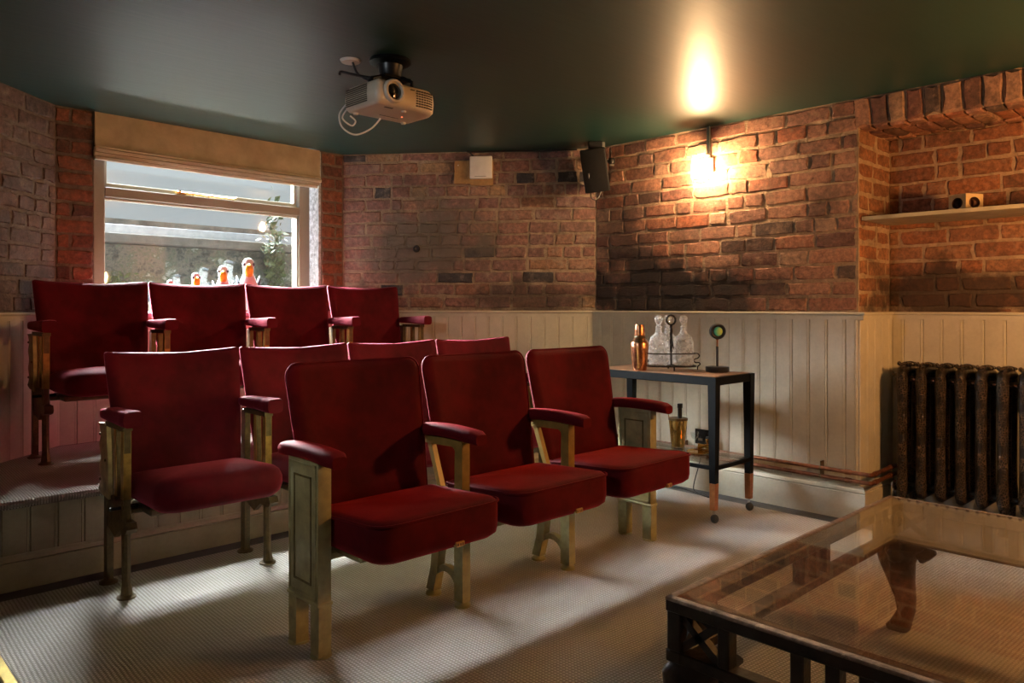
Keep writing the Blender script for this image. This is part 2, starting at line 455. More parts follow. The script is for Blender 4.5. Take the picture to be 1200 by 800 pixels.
# ------------------------------------------------------------------ mesh helpers
class MB:
    """collects shapes; build() links them as ONE mesh object"""
    def __init__(self):
        self.v, self.f = [], []
    def add(self, verts, faces, M_=None):
        o = len(self.v)
        for p in verts:
            p = Vector(p)
            if M_ is not None:
                p = M_ @ p
            self.v.append(tuple(p))
        for f in faces:
            self.f.append([o + i for i in f])
        return self
    def box(self, x0, x1, y0, y1, z0, z1, M_=None):
        v = [(x, y, z) for z in (z0, z1) for y in (y0, y1) for x in (x0, x1)]
        return self.add(v, [(0, 2, 3, 1), (4, 5, 7, 6), (0, 1, 5, 4), (2, 6, 7, 3), (0, 4, 6, 2), (1, 3, 7, 5)], M_)
    def rbox(self, x0, x1, y0, y1, z0, z1, r=0.005, seg=2, M_=None):
        bm = bmesh.new()
        bmesh.ops.create_cube(bm, size=1)
        bmesh.ops.scale(bm, vec=(x1 - x0, y1 - y0, z1 - z0), verts=bm.verts)
        bmesh.ops.translate(bm, vec=((x0 + x1) / 2, (y0 + y1) / 2, (z0 + z1) / 2), verts=bm.verts)
        bmesh.ops.bevel(bm, geom=bm.edges[:], offset=r, segments=seg, profile=0.5, affect='EDGES')
        bm.verts.index_update()
        self.add([v.co[:] for v in bm.verts], [[v.index for v in f.verts] for f in bm.faces], M_)
        bm.free()
        return self
    def loft(self, rings, caps=True, closed=False, M_=None):
        n = len(rings[0]); v = [p for r in rings for p in r]; f = []
        R = len(rings)
        for i in range(R if closed else R - 1):
            a, b = i * n, ((i + 1) % R) * n
            for j in range(n):
                k = (j + 1) % n
                f.append((a + j, a + k, b + k, b + j))
        if caps and not closed:
            f.append(list(range(n))[::-1]); f.append([(R - 1) * n + j for j in range(n)])
        return self.add(v, f, M_)
    def tube(self, pts, r, n=8, closed=False, caps=True, M_=None):
        P = [Vector(p) for p in pts]; L = len(P)
        rr = r if isinstance(r, (list, tuple)) else [r] * L
        rings = []; up = None
        for i in range(L):
            a = P[i - 1] if (i > 0 or closed) else P[i]
            b = P[(i + 1) % L] if (i < L - 1 or closed) else P[i]
            t = (b - a).normalized()
            if up is None:
                up = Vector((0, 0, 1)) if abs(t.z) < 0.9 else Vector((1, 0, 0))
            x = t.cross(up)
            if x.length < 1e-5:
                x = t.orthogonal()
            x.normalize(); y = x.cross(t).normalized(); up = y
            rings.append([P[i] + (x * math.cos(2 * PI * j / n) + y * math.sin(2 * PI * j / n)) * rr[i] for j in range(n)])
        return self.loft(rings, caps, closed, M_)
    def lathe(self, prof, n=24, c=(0, 0, 0), M_=None, caps=True):
        rings = [[(c[0] + r * math.cos(2 * PI * j / n), c[1] + r * math.sin(2 * PI * j / n), c[2] + z) for j in range(n)] for r, z in prof]
        return self.loft(rings, caps, False, M_)
    def prism(self, poly, a0, a1, axis='x', M_=None):
        def P(u, w, a):
            return (a, u, w) if axis == 'x' else ((u, a, w) if axis == 'y' else (u, w, a))
        n = len(poly)
        v = [P(u, w, a0) for u, w in poly] + [P(u, w, a1) for u, w in poly]
        f = [list(range(n)), [n + i for i in range(n)][::-1]] + [(i, n + i, n + (i + 1) % n, (i + 1) % n) for i in range(n)]
        return self.add(v, f, M_)
    def ellipsoid(self, c, r, n=16, m=10, M_=None):
        prof = [(max(1e-4, math.sin(PI * i / m)), -math.cos(PI * i / m)) for i in range(m + 1)]
        rings = [[(c[0] + r[0] * q * math.cos(2 * PI * j / n), c[1] + r[1] * q * math.sin(2 * PI * j / n), c[2] + r[2] * z) for j in range(n)] for q, z in prof]
        return self.loft(rings, True, False, M_)
    def build(self, name, material, parent=None, loc=None, rot=None, smooth=35):
        me = bpy.data.meshes.new(name)
        me.from_pydata(self.v, [], self.f)
        bm = bmesh.new(); bm.from_mesh(me)
        bmesh.ops.recalc_face_normals(bm, faces=bm.faces)
        bm.to_mesh(me); bm.free()
        if smooth:
            me.polygons.foreach_set('use_smooth', [True] * len(me.polygons))
            me.set_sharp_from_angle(angle=math.radians(smooth))
        me.materials.append(material if not isinstance(material, str) else M[material])
        o = bpy.data.objects.new(name, me)
        COL.objects.link(o)
        if parent is not None:
            o.parent = parent
        if loc is not None:
            o.location = loc
        if rot is not None:
            o.rotation_euler = rot
        return o

def tag(o, label=None, cat=None, group=None, kind=None):
    if label: o['label'] = label
    if cat: o['category'] = cat
    if group: o['group'] = group
    if kind: o['kind'] = kind
    return o

def thing(name, label, cat, loc=(0, 0, 0), rz=0, group=None):
    o = bpy.data.objects.new(name, None)
    o.empty_display_size = 0.05
    COL.objects.link(o)
    o.location = loc; o.rotation_euler = (0, 0, rz)
    return tag(o, label, cat, group)

def copy_tree(o, parent=None):
    c = o.copy(); COL.objects.link(c); c.parent = parent
    for ch in list(o.children):
        copy_tree(ch, c)
    return c

def share(name, me, parent, loc, scale=(1, 1, 1), rot=(0, 0, 0)):
    o = bpy.data.objects.new(name, me)
    COL.objects.link(o); o.parent = parent
    o.location = loc; o.scale = scale; o.rotation_euler = rot
    return o

def arc(cx, cy, r, a0, a1, n):
    return [(cx + r * math.cos(math.radians(a0 + (a1 - a0) * i / n)), cy + r * math.sin(math.radians(a0 + (a1 - a0) * i / n))) for i in range(n + 1)]

# ------------------------------------------------------------------ room dimensions (metres)
ZC = 2.17            # ceiling
ZD = 1.066           # top of dado panelling
PITCH = 0.0848       # brick course
PL0, PL1 = Vector((-0.60, 3.015)), Vector((1.07, 4.635))     # left chamfer of the bay
PW0, PW1 = PL1, Vector((2.90, 4.76))                          # window wall
PB0, PB1 = PW1, Vector((4.03, 3.37))                          # back chamfer of the bay
PR0, PR1 = PB1, Vector((4.03, 1.62))                          # right wall up to the alcove
NX = 4.45            # alcove back
NY0, NY1 = 1.62, 0.30
YB = -2.6            # wall behind the camera
XL = -0.60

class Frame:
    """local x along the wall, local -y into the room"""
    def __init__(s, a, b):
        d = Vector(b) - Vector(a)
        s.o = Vector(a); s.len = d.length; s.ang = math.atan2(d.y, d.x)
    def put(s, o):
        o.location = (s.o.x, s.o.y, 0); o.rotation_euler = (0, 0, s.ang)
        return o
    def w(s, x, y, z):
        c, q = math.cos(s.ang), math.sin(s.ang)
        return Vector((s.o.x + x * c - y * q, s.o.y + x * q + y * c, z))
FL, FW, FB, FR = Frame(PL0, PL1), Frame(PW0, PW1), Frame(PB0, PB1), Frame(PR0, PR1)
FNS = Frame((4.03, NY0), (NX, NY0))
FNB = Frame((NX, NY0), (NX, NY1))

def struct(o):
    o['kind'] = 'structure'
    return o

# ------------------------------------------------------------------ bricks
def brick_mesh(cx, cz, seed, nx=4, nz=2):
    r = random.Random(seed)
    v, f = [], []
    X = [-0.5 + cx + (1 - 2 * cx) * i / nx for i in range(nx + 1)]
    Z = [-0.5 + cz + (1 - 2 * cz) * i / nz for i in range(nz + 1)]
    for j, z in enumerate(Z):
        for i, x in enumerate(X):
            e = (i in (0, nx)) or (j in (0, nz))
            v.append((x + r.uniform(-1, 1.3) * cx * 1.0 * (1 if x < 0 else -1), -1 + r.uniform(-0.10, 0.22) + (0.14 if e else 0), z + r.uniform(-1, 1.3) * cz * 0.8 * (1 if z < 0 else -1)))
    W_ = nx + 1
    for j in range(nz):
        for i in range(nx):
            f.append((j * W_ + i, j * W_ + i + 1, (j + 1) * W_ + i + 1, (j + 1) * W_ + i))
    ring = [i for i in range(W_)] + [j * W_ + nx for j in range(1, nz + 1)] + [nz * W_ + i for i in range(nx - 1, -1, -1)] + [j * W_ for j in range(nz - 1, 0, -1)]
    base = len(v)
    for k in ring:
        x, y, z = v[k]
        xs = -0.5 if abs(x + 0.5) < cx * 2.2 else (0.5 if abs(x - 0.5) < cx * 2.2 else x)
        zs = -0.5 if abs(z + 0.5) < cz * 2.2 else (0.5 if abs(z - 0.5) < cz * 2.2 else z)
        v.append((xs, 0.6, zs))
    n = len(ring)
    for k in range(n):
        f.append((ring[k], ring[(k + 1) % n], base + (k + 1) % n, base + k)[::-1])
    me = bpy.data.meshes.new('brick')
    me.from_pydata(v, [], f)
    bm = bmesh.new(); bm.from_mesh(me); bmesh.ops.recalc_face_normals(bm, faces=bm.faces); bm.to_mesh(me); bm.free()
    me.polygons.foreach_set('use_smooth', [True] * len(me.polygons))
    me.set_sharp_from_angle(angle=math.radians(50))
    return me

BRICKS = {}
def bricks_for(key):
    if key not in BRICKS:
        st = [brick_mesh(0.028, 0.085, 100 + i) for i in range(9)]
        hd = [brick_mesh(0.055, 0.085, 200 + i, 2, 2) for i in range(7)]
        for me in st + hd:
            me.materials.append(M[key])
        BRICKS[key] = (st, hd)
    return BRICKS[key]

def lay(parent, key, rows, seed, d0=0.004, d1=0.010, joint=0.010):
    """rows: list of (z0, z1, [s joints])"""
    r = random.Random(seed)
    st, hd = bricks_for(key)
    for z0, z1, js in rows:
        for a, b in zip(js[:-1], js[1:]):
            w = b - a - joint * r.uniform(0.5, 1.7); h = z1 - z0 - joint * r.uniform(0.55, 1.6)
            if w < 0.012 or h < 0.012:
                continue
            me = r.choice(st if w > 0.15 else hd)
            share('brick', me, parent, ((a + b) / 2 + r.uniform(-.002, .002), 0, (z0 + z1) / 2 + r.uniform(-.0025, .0025)),
                  (w, r.uniform(d0, d1), h), (r.uniform(-0.03, 0.03), r.uniform(-0.018, 0.018), r.uniform(-0.012, 0.012)))

def courses(s0, s1, z0, z1, seed, pitch=PITCH, top_fit=True):
    r = random.Random(seed)
    rows = []; z = z1; k = 0
    while z - pitch > z0 - 0.03:
        zb = max(z - pitch, z0)
        js = [s0]; s = s0
        first = r.choice((0.118, 0.238, 0.18, 0.06))
        s += first; js.append(s)
        while s < s1:
            kind = r.random()
            s += 0.118 if kind < 0.36 else (0.238 if kind < 0.93 else 0.17)
            s += r.uniform(-0.006, 0.006)
            js.append(s)
        js = [x for x in js if x < s1 - 0.035] + [s1]
        rows.append((zb, z, js)); z -= pitch; k += 1
    if z - z0 > 0.02:
        rows.append((z0, z, rows[-2][2]))
    return rows

# ---- floor and ceiling
outline = [(XL, YB), (4.6, YB), (4.6, 3.0), (PB1.x + .35, PB1.y + .2), (PW1.x + .2, PW1.y + .3), (PW0.x - .1, PW0.y + .3), (XL - 0.2, 3.25), (XL - 0.2, YB)]
fl = MB().prism([(XL - .2, YB - .2), (4.9, YB - .2), (4.9, 5.1), (XL - .2, 5.1)], -0.12, 0.0, 'z').build('floor', 'floor', smooth=0)
struct(fl)
ce = MB().prism([(XL - .2, YB - .2), (4.66, YB - .2), (4.66, 2.9), (PB1.x + .12, PB1.y + .10), (PW1.x + .08, PW1.y + .06), (PW0.x - .04, PW0.y + .06), (XL - .2, 3.10)], ZC, ZC + 0.12, 'z').build('ceiling', 'ceiling', smooth=0)
struct(ce)

# ---- walls
def wall(name, frame, mb, key):
    o = mb.build(name, key, smooth=0)
    frame.put(o)
    return struct(o)

T = 0.30
w_left = wall('wall_left', FL, MB().box(0, FL.len, 0, T, 0, ZC), 'mortar_l')
WO0, WO1 = 0.193, 1.655       # window opening along the window wall
mbw = MB().box(0, WO0, 0, T, 0, ZC).box(WO1, FW.len, 0, T, 0, ZC).box(WO0, WO1, 0, T, 0, 1.03)
w_win = wall('wall_window', FW, mbw, 'mortar_l')
w_back = wall('wall_back', FB, MB().box(0, FB.len, 0, T, 0, ZC), 'mortar_b')
ARCH = 2.02
NW = NY0 - NY1
mbr = MB().box(0, FR.len, 0, 0.60, 0, ZC)
mbr.box(FR.len, FR.len + NW, 0.004, 0.60, ARCH + 0.004, ZC)
mbr.box(FR.len + NW, FR.len + NW + 2.95, 0, 0.60, 0, ZC)
w_right = wall('wall_right', FR, mbr, 'mortar')
w_ns = wall('wall_alcove_side', FNS, MB().box(-0.002, NX - 4.03, -0.003, 0.02, 0, ARCH), 'mortar')
w_nb = wall('wall_alcove_back', FNB, MB().box(0, NW, 0, 0.18, 0, ARCH), 'mortar')
# out of the frame: the rest of the room behind and left of the camera
o = struct(MB().box(XL - T, XL, YB, 3.015, 0, ZC).build('wall_side', 'brick_l', smooth=0))
o = struct(MB().box(XL - T, 4.63, YB - T, YB, 0, ZC).build('wall_rear', 'brick_l', smooth=0))

# traced joints of the back chamfer (photo pixels x4 from u = 400)
def bs(z4):     # pixel column -> distance along the back wall
    u = 400 + z4 / 4
    r = (u - 600) / 898.0
    c, s = math.sin(math.radians(46.2)), math.cos(math.radians(46.2))
    dx, dy = c * r + s, -s * r + c
    n = Vector((math.sin(FB.ang), -math.cos(FB.ang)))
    t = PB0.dot(n) / (dx * n.x + dy * n.y)
    return max(0.0, min(FB.len, (Vector((dx * t, dy * t)) - PB0).dot(Vector((math.cos(FB.ang), math.sin(FB.ang))))))
BJ = [[0, 118, 282, 462, 640, 760, 930, 1080, 1200],
      [0, 190, 365, 535, 640, 750, 885, 1010, 1100, 1200],
      [0, 115, 235, 290, 450, 530, 640, 730, 815, 910, 1010, 1110, 1200],
      [0, 155, 235, 325, 405, 490, 600, 690, 775, 865, 950, 1050, 1110, 1200],
      [0, 115, 235, 285, 460, 640, 740, 840, 1000, 1200],
      [0, 190, 365, 550, 620, 730, 900, 1085, 1200],
      [0, 115, 265, 365, 460, 540, 600, 730, 880, 1020, 1200],
      [0, 140, 225, 305, 410, 465, 560, 720, 880, 1000, 1090, 1200],
      [0, 160, 265, 420, 570, 720, 870, 960, 1040, 1130, 1200],
      [0, 185, 250, 355, 525, 575, 705, 875, 1060, 1200],
      [0, 100, 270, 450, 620, 800, 850, 1000, 1200],
      [0, 180, 290, 370, 530, 700, 810, 870, 950, 1200],
      [0, 150, 320, 480, 640, 800, 960, 1120, 1200]]
zt = ZC - 0.002
rowsB = []
for i, js in enumerate(BJ):
    z1 = zt if i == 0 else zt - 0.060 - (i - 1) * 0.0855
    z0 = zt - 0.060 - i * 0.0855
    rowsB.append((max(z0, ZD), z1, [bs(j) for j in js]))
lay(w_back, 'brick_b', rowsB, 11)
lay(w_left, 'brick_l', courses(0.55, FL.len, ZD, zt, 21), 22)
rw = []
for i in range(13):
    z1 = zt - i * PITCH; z0 = max(z1 - PITCH, ZD)
    if i % 2:
        rw.append((z0, z1, [0, WO0]))
    else:
        rw.append((z0, z1, [0, 0.075, WO0] if RND.random() < .6 else [0, WO0]))
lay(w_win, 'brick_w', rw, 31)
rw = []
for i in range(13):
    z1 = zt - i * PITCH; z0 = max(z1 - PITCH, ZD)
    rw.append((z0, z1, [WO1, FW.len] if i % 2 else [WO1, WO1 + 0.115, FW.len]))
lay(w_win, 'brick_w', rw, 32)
lay(w_right, 'brick_r', courses(0, FR.len, ZD, zt, 43), 42, 0.004, 0.010)
lay(w_ns, 'brick_n', courses(0, NX - 4.03, ZD, ARCH, 51), 52)
lay(w_nb, 'brick_n', courses(0, NW, ZD, ARCH, 61), 62)
# soldier course over the alcove: upright bricks, and the soffit bricks behind them
st, hd = bricks_for('brick_r')
s = FR.len - 0.02; k = 0
while s < FR.len + NW:
    w = RND.uniform(0.078, 0.092)
    share('soldier_brick', RND.choice(hd), w_right, (s + w / 2, 0, (ARCH + ZC) / 2 - 0.004),
          (ZC - ARCH - 0.008, RND.uniform(.010, .016), w - .006), (0, PI / 2 + RND.uniform(-.02, .02) - 0.10 * (1 - min(1, k / 6)), 0))
    d = 0.0
    for dd in (0.112, 0.225, 0.085):
        share('soffit_brick', RND.choice(st if dd > .15 else hd), w_right, (s + w / 2 + RND.uniform(-.004, .004), d + dd / 2 + 0.004, ARCH + 0.004),
              (w - .011, RND.uniform(.010, .022), dd - .010), (PI / 2, 0, 0))
        d += dd
    s += w; k += 1

# ------------------------------------------------------------------ panelling
BW = 0.096
def board_mesh(w, z0, z1, th, key):
    g = 0.004
    mb = MB()
    # tongue-and-groove board: chamfered long edges and a fine bead
    prof = [(0.0005, 0.0), (0.0005, -th + g), (g, -th), (w - 0.014, -th), (w - 0.0125, -th + 0.0025), (w - 0.011, -th), (w - g, -th), (w - 0.0005, -th + g), (w - 0.0005, 0.0)]
    mb.prism(prof, z0, z1, 'z')
    me = mb.build('board', key, smooth=0)
    m_ = me.data
    bpy.data.objects.remove(me)
    return m_
def panel(parent, s0, s1, z0, z1, key='cream', off=0.0, th=0.030, start=0.0):
    """off is the local y of the board backs; fronts end th nearer the room"""
    me = board_mesh(BW, z0, z1, th, key)
    s = s0
    if start:
        share('board', board_mesh(start, z0, z1, th, key), parent, (s, off, 0)); s += start
    while s < s1 - 0.01:
        w = min(BW, s1 - s)
        share('board', me if w > BW - 1e-4 else board_mesh(w, z0, z1, th, key), parent, (s, off, 0))
        s += w
ZS = 0.165     # skirting top
panel(w_right, 0.0, FR.len + 0.012, ZS - .03, ZD - 0.022, start=0.07, th=0.040)
panel(w_ns, -0.035, NX - 4.03 - .01, ZS - .03, ZD - 0.022, th=0.026)
panel(w_nb, 0.026, NW, ZS - .03, ZD - 0.022, th=0.026, start=0.06)
ZP = 0.355     # platform top
panel(w_back, 0.0, FB.len - 0.004, ZP, ZD - 0.022)
panel(w_win, 0.0, FW.len, ZP, ZD - 0.022)
panel(w_left, 0.3, FL.len, ZP, ZD - 0.022)

TR = 0
def rail(frame, s0, s1, th, key='cream', m0=0.0, m1=0.0):
    """dado capping: flat band with a rounded nosing"""
    global TR
    TR += 1
    prof = [(-0.0, ZD - .040), (-th - .004, ZD - .040), (-th - .004, ZD - .016), (-th - .012, ZD - .013), (-th - .014, ZD - .006), (-th - .010, ZD), (0, ZD)]
    rings = []
    for s_, mm in ((s0, m0), (s1, m1)):
        rings.append([(s_ + mm * y, y, z) for y, z in prof])
    o = MB().loft(rings).build('trim_%d' % TR, key, smooth=0)
    return struct(frame.put(o))
rail(FR, 0.0, FR.len, 0.040, m1=-1, m0=0.4)
rail(FNS, 0, NX - 4.03, 0.026, m0=1, m1=1)
rail(FNB, 0, NW, 0.026, m0=-1)
rail(FB, 0, FB.len, 0.030, m0=-0.45, m1=0.4)
rail(FW, 0, FW.len, 0.030, m0=-0.4, m1=0.45)
rail(FL, 0, FL.len, 0.030, m1=0.4)

def skirting(name, frame, s0, s1, base, h, key='cream', m0=0, m1=0, y0=0):
    t = base
    prof = [(y0, 0.0), (y0 - t, 0.0), (y0 - t, h * .78), (y0 - t + .004, h * .80), (y0 - t - .002, h * .84), (y0 - t + .004, h * .90), (y0 - t + .010, h * .93), (y0 - t + .012, h), (y0, h)]
    rings = [[(s_ + mm * (y - y0), y, z) for y, z in prof] for s_, mm in ((s0, m0), (s1, m1))]
    o = MB().loft(rings).build(name, key, smooth=0)
    return struct(frame.put(o))
skirting('baseboard_right', FR, 0, FR.len, 0.058, 0.176, m1=-1)
skirting('baseboard_alcove_side', FNS, 0, NX - 4.03, 0.045, 0.176, m0=1, m1=1)
skirting('baseboard_alcove_back', FNB, 0, NW, 0.045, 0.176, m0=-1)

# ------------------------------------------------------------------ raised platform of the bay
YP = 3.475
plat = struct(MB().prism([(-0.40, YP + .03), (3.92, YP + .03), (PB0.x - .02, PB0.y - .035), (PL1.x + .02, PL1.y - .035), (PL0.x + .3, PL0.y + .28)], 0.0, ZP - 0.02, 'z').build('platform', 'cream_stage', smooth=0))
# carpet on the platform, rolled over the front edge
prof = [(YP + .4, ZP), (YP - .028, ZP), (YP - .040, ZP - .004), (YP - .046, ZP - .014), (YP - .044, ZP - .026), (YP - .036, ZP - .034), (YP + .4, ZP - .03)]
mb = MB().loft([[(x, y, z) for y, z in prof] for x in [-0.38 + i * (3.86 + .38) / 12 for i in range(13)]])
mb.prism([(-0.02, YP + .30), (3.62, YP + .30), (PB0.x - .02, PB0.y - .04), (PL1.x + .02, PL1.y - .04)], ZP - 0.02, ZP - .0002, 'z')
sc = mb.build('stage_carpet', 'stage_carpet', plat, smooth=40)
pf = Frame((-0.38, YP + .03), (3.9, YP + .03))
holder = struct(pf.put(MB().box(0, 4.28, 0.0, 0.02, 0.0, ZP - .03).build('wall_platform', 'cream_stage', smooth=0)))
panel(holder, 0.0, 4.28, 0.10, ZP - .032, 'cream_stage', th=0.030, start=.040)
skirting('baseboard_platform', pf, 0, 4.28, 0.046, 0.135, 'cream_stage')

# ------------------------------------------------------------------ carpet and edging
cp = MB().rbox(0.502, 3.83, -2.3, 3.335, 0.0, 0.012, 0.004, 1).build('carpet', 'carpet', smooth=30)
tag(cp, 'flat woven beige sisal carpet under the red seats and table', 'carpet')
be = struct(MB().rbox(0.470, 0.502, -2.3, 3.335, 0.0, 0.015, 0.003, 1).build('trim_20', 'brass_edge'))

# ------------------------------------------------------------------ window
win = FW.put(bpy.data.objects.new('window_1', None)); COL.objects.link(win); struct(win)
tag(win, 'cream timber window with opening top light and dirty lower pane', None)
YF = 0.10
def wp(name, mb, key, parent=None, smooth=30):
    return mb.build(name, key, parent or win, smooth=smooth)
fr = MB()
fr.rbox(.205, .284, YF, YF + .10, 1.03, 2.11, .004, 1)
fr.rbox(1.546, 1.628, YF, YF + .10, 1.03, 2.11, .004, 1)
fr.rbox(.205, 1.628, YF, YF + .10, 2.11, 2.17, .004, 1)
fr.rbox(.284, 1.546, YF, YF + .10, 1.719, 1.778, .004, 1)
fr.rbox(.284, 1.546, YF + .005, YF + .10, 1.03, 1.11, .004, 1)
wp('window_frame', fr, 'frame_paint')
cs = MB()
cs.rbox(.286, .306, YF + .03, YF + .07, 1.780, 2.108, .003, 1).rbox(1.520, 1.544, YF + .03, YF + .07, 1.780, 2.108, .003, 1)
cs.rbox(.286, 1.544, YF + .03, YF + .07, 1.780, 1.806, .003, 1).rbox(.286, 1.544, YF + .03, YF + .07, 2.084, 2.108, .003, 1)
casement = wp('top_casement', cs, 'cream_frame')
pu = wp('pane', MB().box(.300, 1.526, YF + .048, YF + .052, 1.80, 2.09), 'pane', casement, 0)
bd = MB()
bd.rbox(.285, .293, YF + .02, YF + .06, 1.112, 1.716, .002, 1).rbox(1.536, 1.545, YF + .02, YF + .06, 1.112, 1.716, .002, 1)
bd.rbox(.285, 1.545, YF + .02, YF + .06, 1.706, 1.7175, .002, 1).rbox(.285, 1.545, YF + .02, YF + .06, 1.111, 1.122, .002, 1)
wp('glazing_bead', bd, 'cream_frame')
wp('pane', MB().box(.288, 1.543, YF + .040, YF + .044, 1.115, 1.715), 'pane', None, 0)
# brass casement stay lying on the transom
stay = MB()
pts = [(.70, YF + .012, 1.795), (.74, YF + .010, 1.790), (.80, YF + .006, 1.794), (.90, YF + .004, 1.790), (1.02, YF + .004, 1.789), (1.06, YF + .002, 1.785), (1.085, YF, 1.796)]
stay.tube(pts, [.006, .007, .005, .0045, .0045, .005, .004], 8)
stay.rbox(.695, .755, YF + .002, YF + .028, 1.779, 1.786, .002, 1)
stay.tube([(.72, YF + .014, 1.782), (.72, YF + .012, 1.806)], .007, 8)
stay.tube([(.80, YF + .01, 1.779), (.80, YF + .006, 1.800)], .004, 6)
stay.tube([(.90, YF + .01, 1.779), (.90, YF + .004, 1.796)], .004, 6)
wp('window_stay', stay, 'gold')
# inner sill and white painted right reveal
wp('window_sill', MB().rbox(WO0 + .002, WO1 - .002, -0.055, YF + .02, 1.032, 1.060, .006, 2), 'sill_paint')
rv = MB().box(WO1 - .018, WO1 - .001, 0.004, YF + .10, 1.06, ZC - .005)
wp('reveal_plaster', rv, 'white_plaster', None, 0)

# roman blind, gathered up
bl = thing('roman_blind', 'beige linen roman blind gathered in folds above the window', 'blind')
FW.put(bl)
s0, s1 = WO0 - .004, WO1 - .026
bl_prof = [(-.004, 2.167), (-.022, 2.167), (-.026, 2.10), (-.027, 2.05), (-.024, 2.01), (-.030, 1.988), (-.040, 1.978), (-.030, 1.972), (-.012, 1.985), (-.004, 2.01)]
ns = 26
def fabric(prof, x0, x1, sag, wig, seed):
    r = random.Random(seed); rings = []
    ph = [r.uniform(0, 6.28) for _ in range(3)]
    for i in range(ns + 1):
        t = i / ns
        x = x0 + (x1 - x0) * t
        q = math.sin(PI * t)
        ww = wig * (math.sin(5 * t + ph[0]) + .6 * math.sin(11 * t + ph[1]) + .4 * math.sin(19 * t + ph[2]))
        rings.append([(x, y - ww * (0.2 if z > 2.08 else 1) , z - (sag * q + ww * .5) * (0 if z > 2.08 else 1)) for y, z in prof])
    return MB().loft(rings)
fabric(bl_prof, s0, s1, 0.004, 0.0018, 1).build('fabric', 'blind', bl, smooth=50)
for k, (zc, yy) in enumerate(((1.958, -.030), (1.938, -.026), (1.917, -.022))):
    pr = [(yy + .022, zc + .018), (yy, zc + .014), (yy - .010, zc + .004), (yy - .006, zc - .010), (yy + .006, zc - .013), (yy + .024, zc - .004)]
    fabric(pr, s0 - (.004 if k == 1 else 0), s1 + .004 - .012 * k, 0.003, 0.0018, 5 + k).build('fold', 'blind_fold', bl, smooth=50)
MB().rbox(s0 + .01, s1 - .01, -.003, .018, 2.10, 2.15, .003, 1).build('head_batten', 'glare_backing', bl)
MB().box(s0 + .006, s1 - .006, .020, .023, 1.912, 2.160).build('glare_backing', 'glare_backing', bl, smooth=0)  # unseen dark sheet added so the sunlit blind does not reflect in the pane

# ------------------------------------------------------------------ bird figurines on the sill
def bird(h, s, label, turn):
    p = FW.w(s, 0.008, 1.060)
    t = thing('penguin_figurine', label, 'figurine', p, FW.ang + turn, 'penguin figurines on the window sill')
    k = h / 0.34
    body = MB().lathe([(.002, 0), (.040, .001), (.052, .02), (.060, .07), (.062, .12), (.057, .17), (.046, .205), (.034, .235), (.030, .250), (.033, .270), (.036, .292), (.032, .318), (.020, .335), (.002, .340)], 24)
    body.v = [(x * k, y * k * .9, z * k) for x, y, z in body.v]
    body.build('body', 'white_bird', t)
    for sd in (-1, 1):
        w = MB().ellipsoid((0, 0, 0), (.014 * k, .034 * k, .095 * k), 12, 8)
        w.build('wing', 'grey_bird', t, (sd * .058 * k, .012 * k, .135 * k), (.1, sd * .12, 0))
        e = MB().ellipsoid((0, 0, 0), (.010 * k, .012 * k, .012 * k), 10, 6)
        e.build('eye_patch', 'grey_bird', t, (sd * .029 * k, -.016 * k, .298 * k))
    bib = MB().ellipsoid((0, 0, 0), (.027 * k, .019 * k, .046 * k), 16, 10)
    bib.build('bib', 'orange_bird', t, (0, -.029 * k, .256 * k), (.10, 0, 0))
    bk = MB().lathe([(.011 * k, 0), (.009 * k, .018 * k), (.004 * k, .034 * k), (.0005, .040 * k)], 12)
    bk.build('beak', 'orange_bird', t, (0, -.030 * k, .296 * k), (math.radians(100), 0, 0))
    MB().ellipsoid((0, 0, 0), (.030 * k, .034 * k, .016 * k), 14, 8).build('cap', 'grey_bird', t, (0, .012 * k, .318 * k))
bird(.345, 1.115, 'tallest white penguin figurine with orange bib on the sill', -.35)
bird(.290, .945, 'second tallest white penguin figurine with orange bib, between two others', -.45)
bird(.240, .770, 'second smallest penguin figurine, orange bib just above the seat backs', -.15)
bird(.192, .615, 'smallest penguin figurine at the end of the family, mostly hidden', -.3)

# ------------------------------------------------------------------ outdoors beyond the window
gw = MB()
gw.box(-2.2, 5.2, 2.0, 2.4, -1.6, 1.60)
o = gw.build('garden_wall', 'stone', smooth=0); FW.put(o)
tag(o, 'mossy grey stone retaining wall outside the window', 'wall')
g2 = MB().rbox(-2.2, 5.2, 1.94, 2.46, 1.605, 1.69, .01, 1).build('wall_coping', 'coping', smooth=30); FW.put(g2)
tag(g2, 'pale stone coping along the top of the mossy wall', 'coping')
g3 = MB().box(-2.6, 6.2, 3.6, 3.9, 1.0, 1.98).build('rear_garden_wall', 'brown_wall', smooth=0); FW.put(g3)
tag(g3, 'low brown wall behind the metal grille outside', 'wall')
gr = thing('light_well_grille', 'grey metal grille of slanted bars above the stone coping', 'grille'); FW.put(gr)
bar = MB().rbox(-.012, .012, 2.50, 3.40, 1.775, 1.80, .003, 1).build('bar', 'steel', gr, (-1.6, 0, 0))
for i in range(1, 52):
    share('bar', bar.data, gr, (-1.6 + i * .115, 0, 0))
MB().rbox(-1.8, 4.5, 2.475, 2.50, 1.56, 1.81, .003, 1).rbox(-1.8, 4.5, 3.40, 3.44, 1.56, 1.81, .003, 1).build('edge_bar', 'steel', gr)
gd = MB().box(-2.6, 6.2, .32, 2.0, -1.6, -1.5).build('light_well_ground', 'floor', smooth=0); FW.put(gd); struct(gd)
gf = MB().box(-2.6, 6.2, 2.4, 12, 1.0, 1.55).build('garden_ground', 'stone', smooth=0); FW.put(gf); struct(gf)
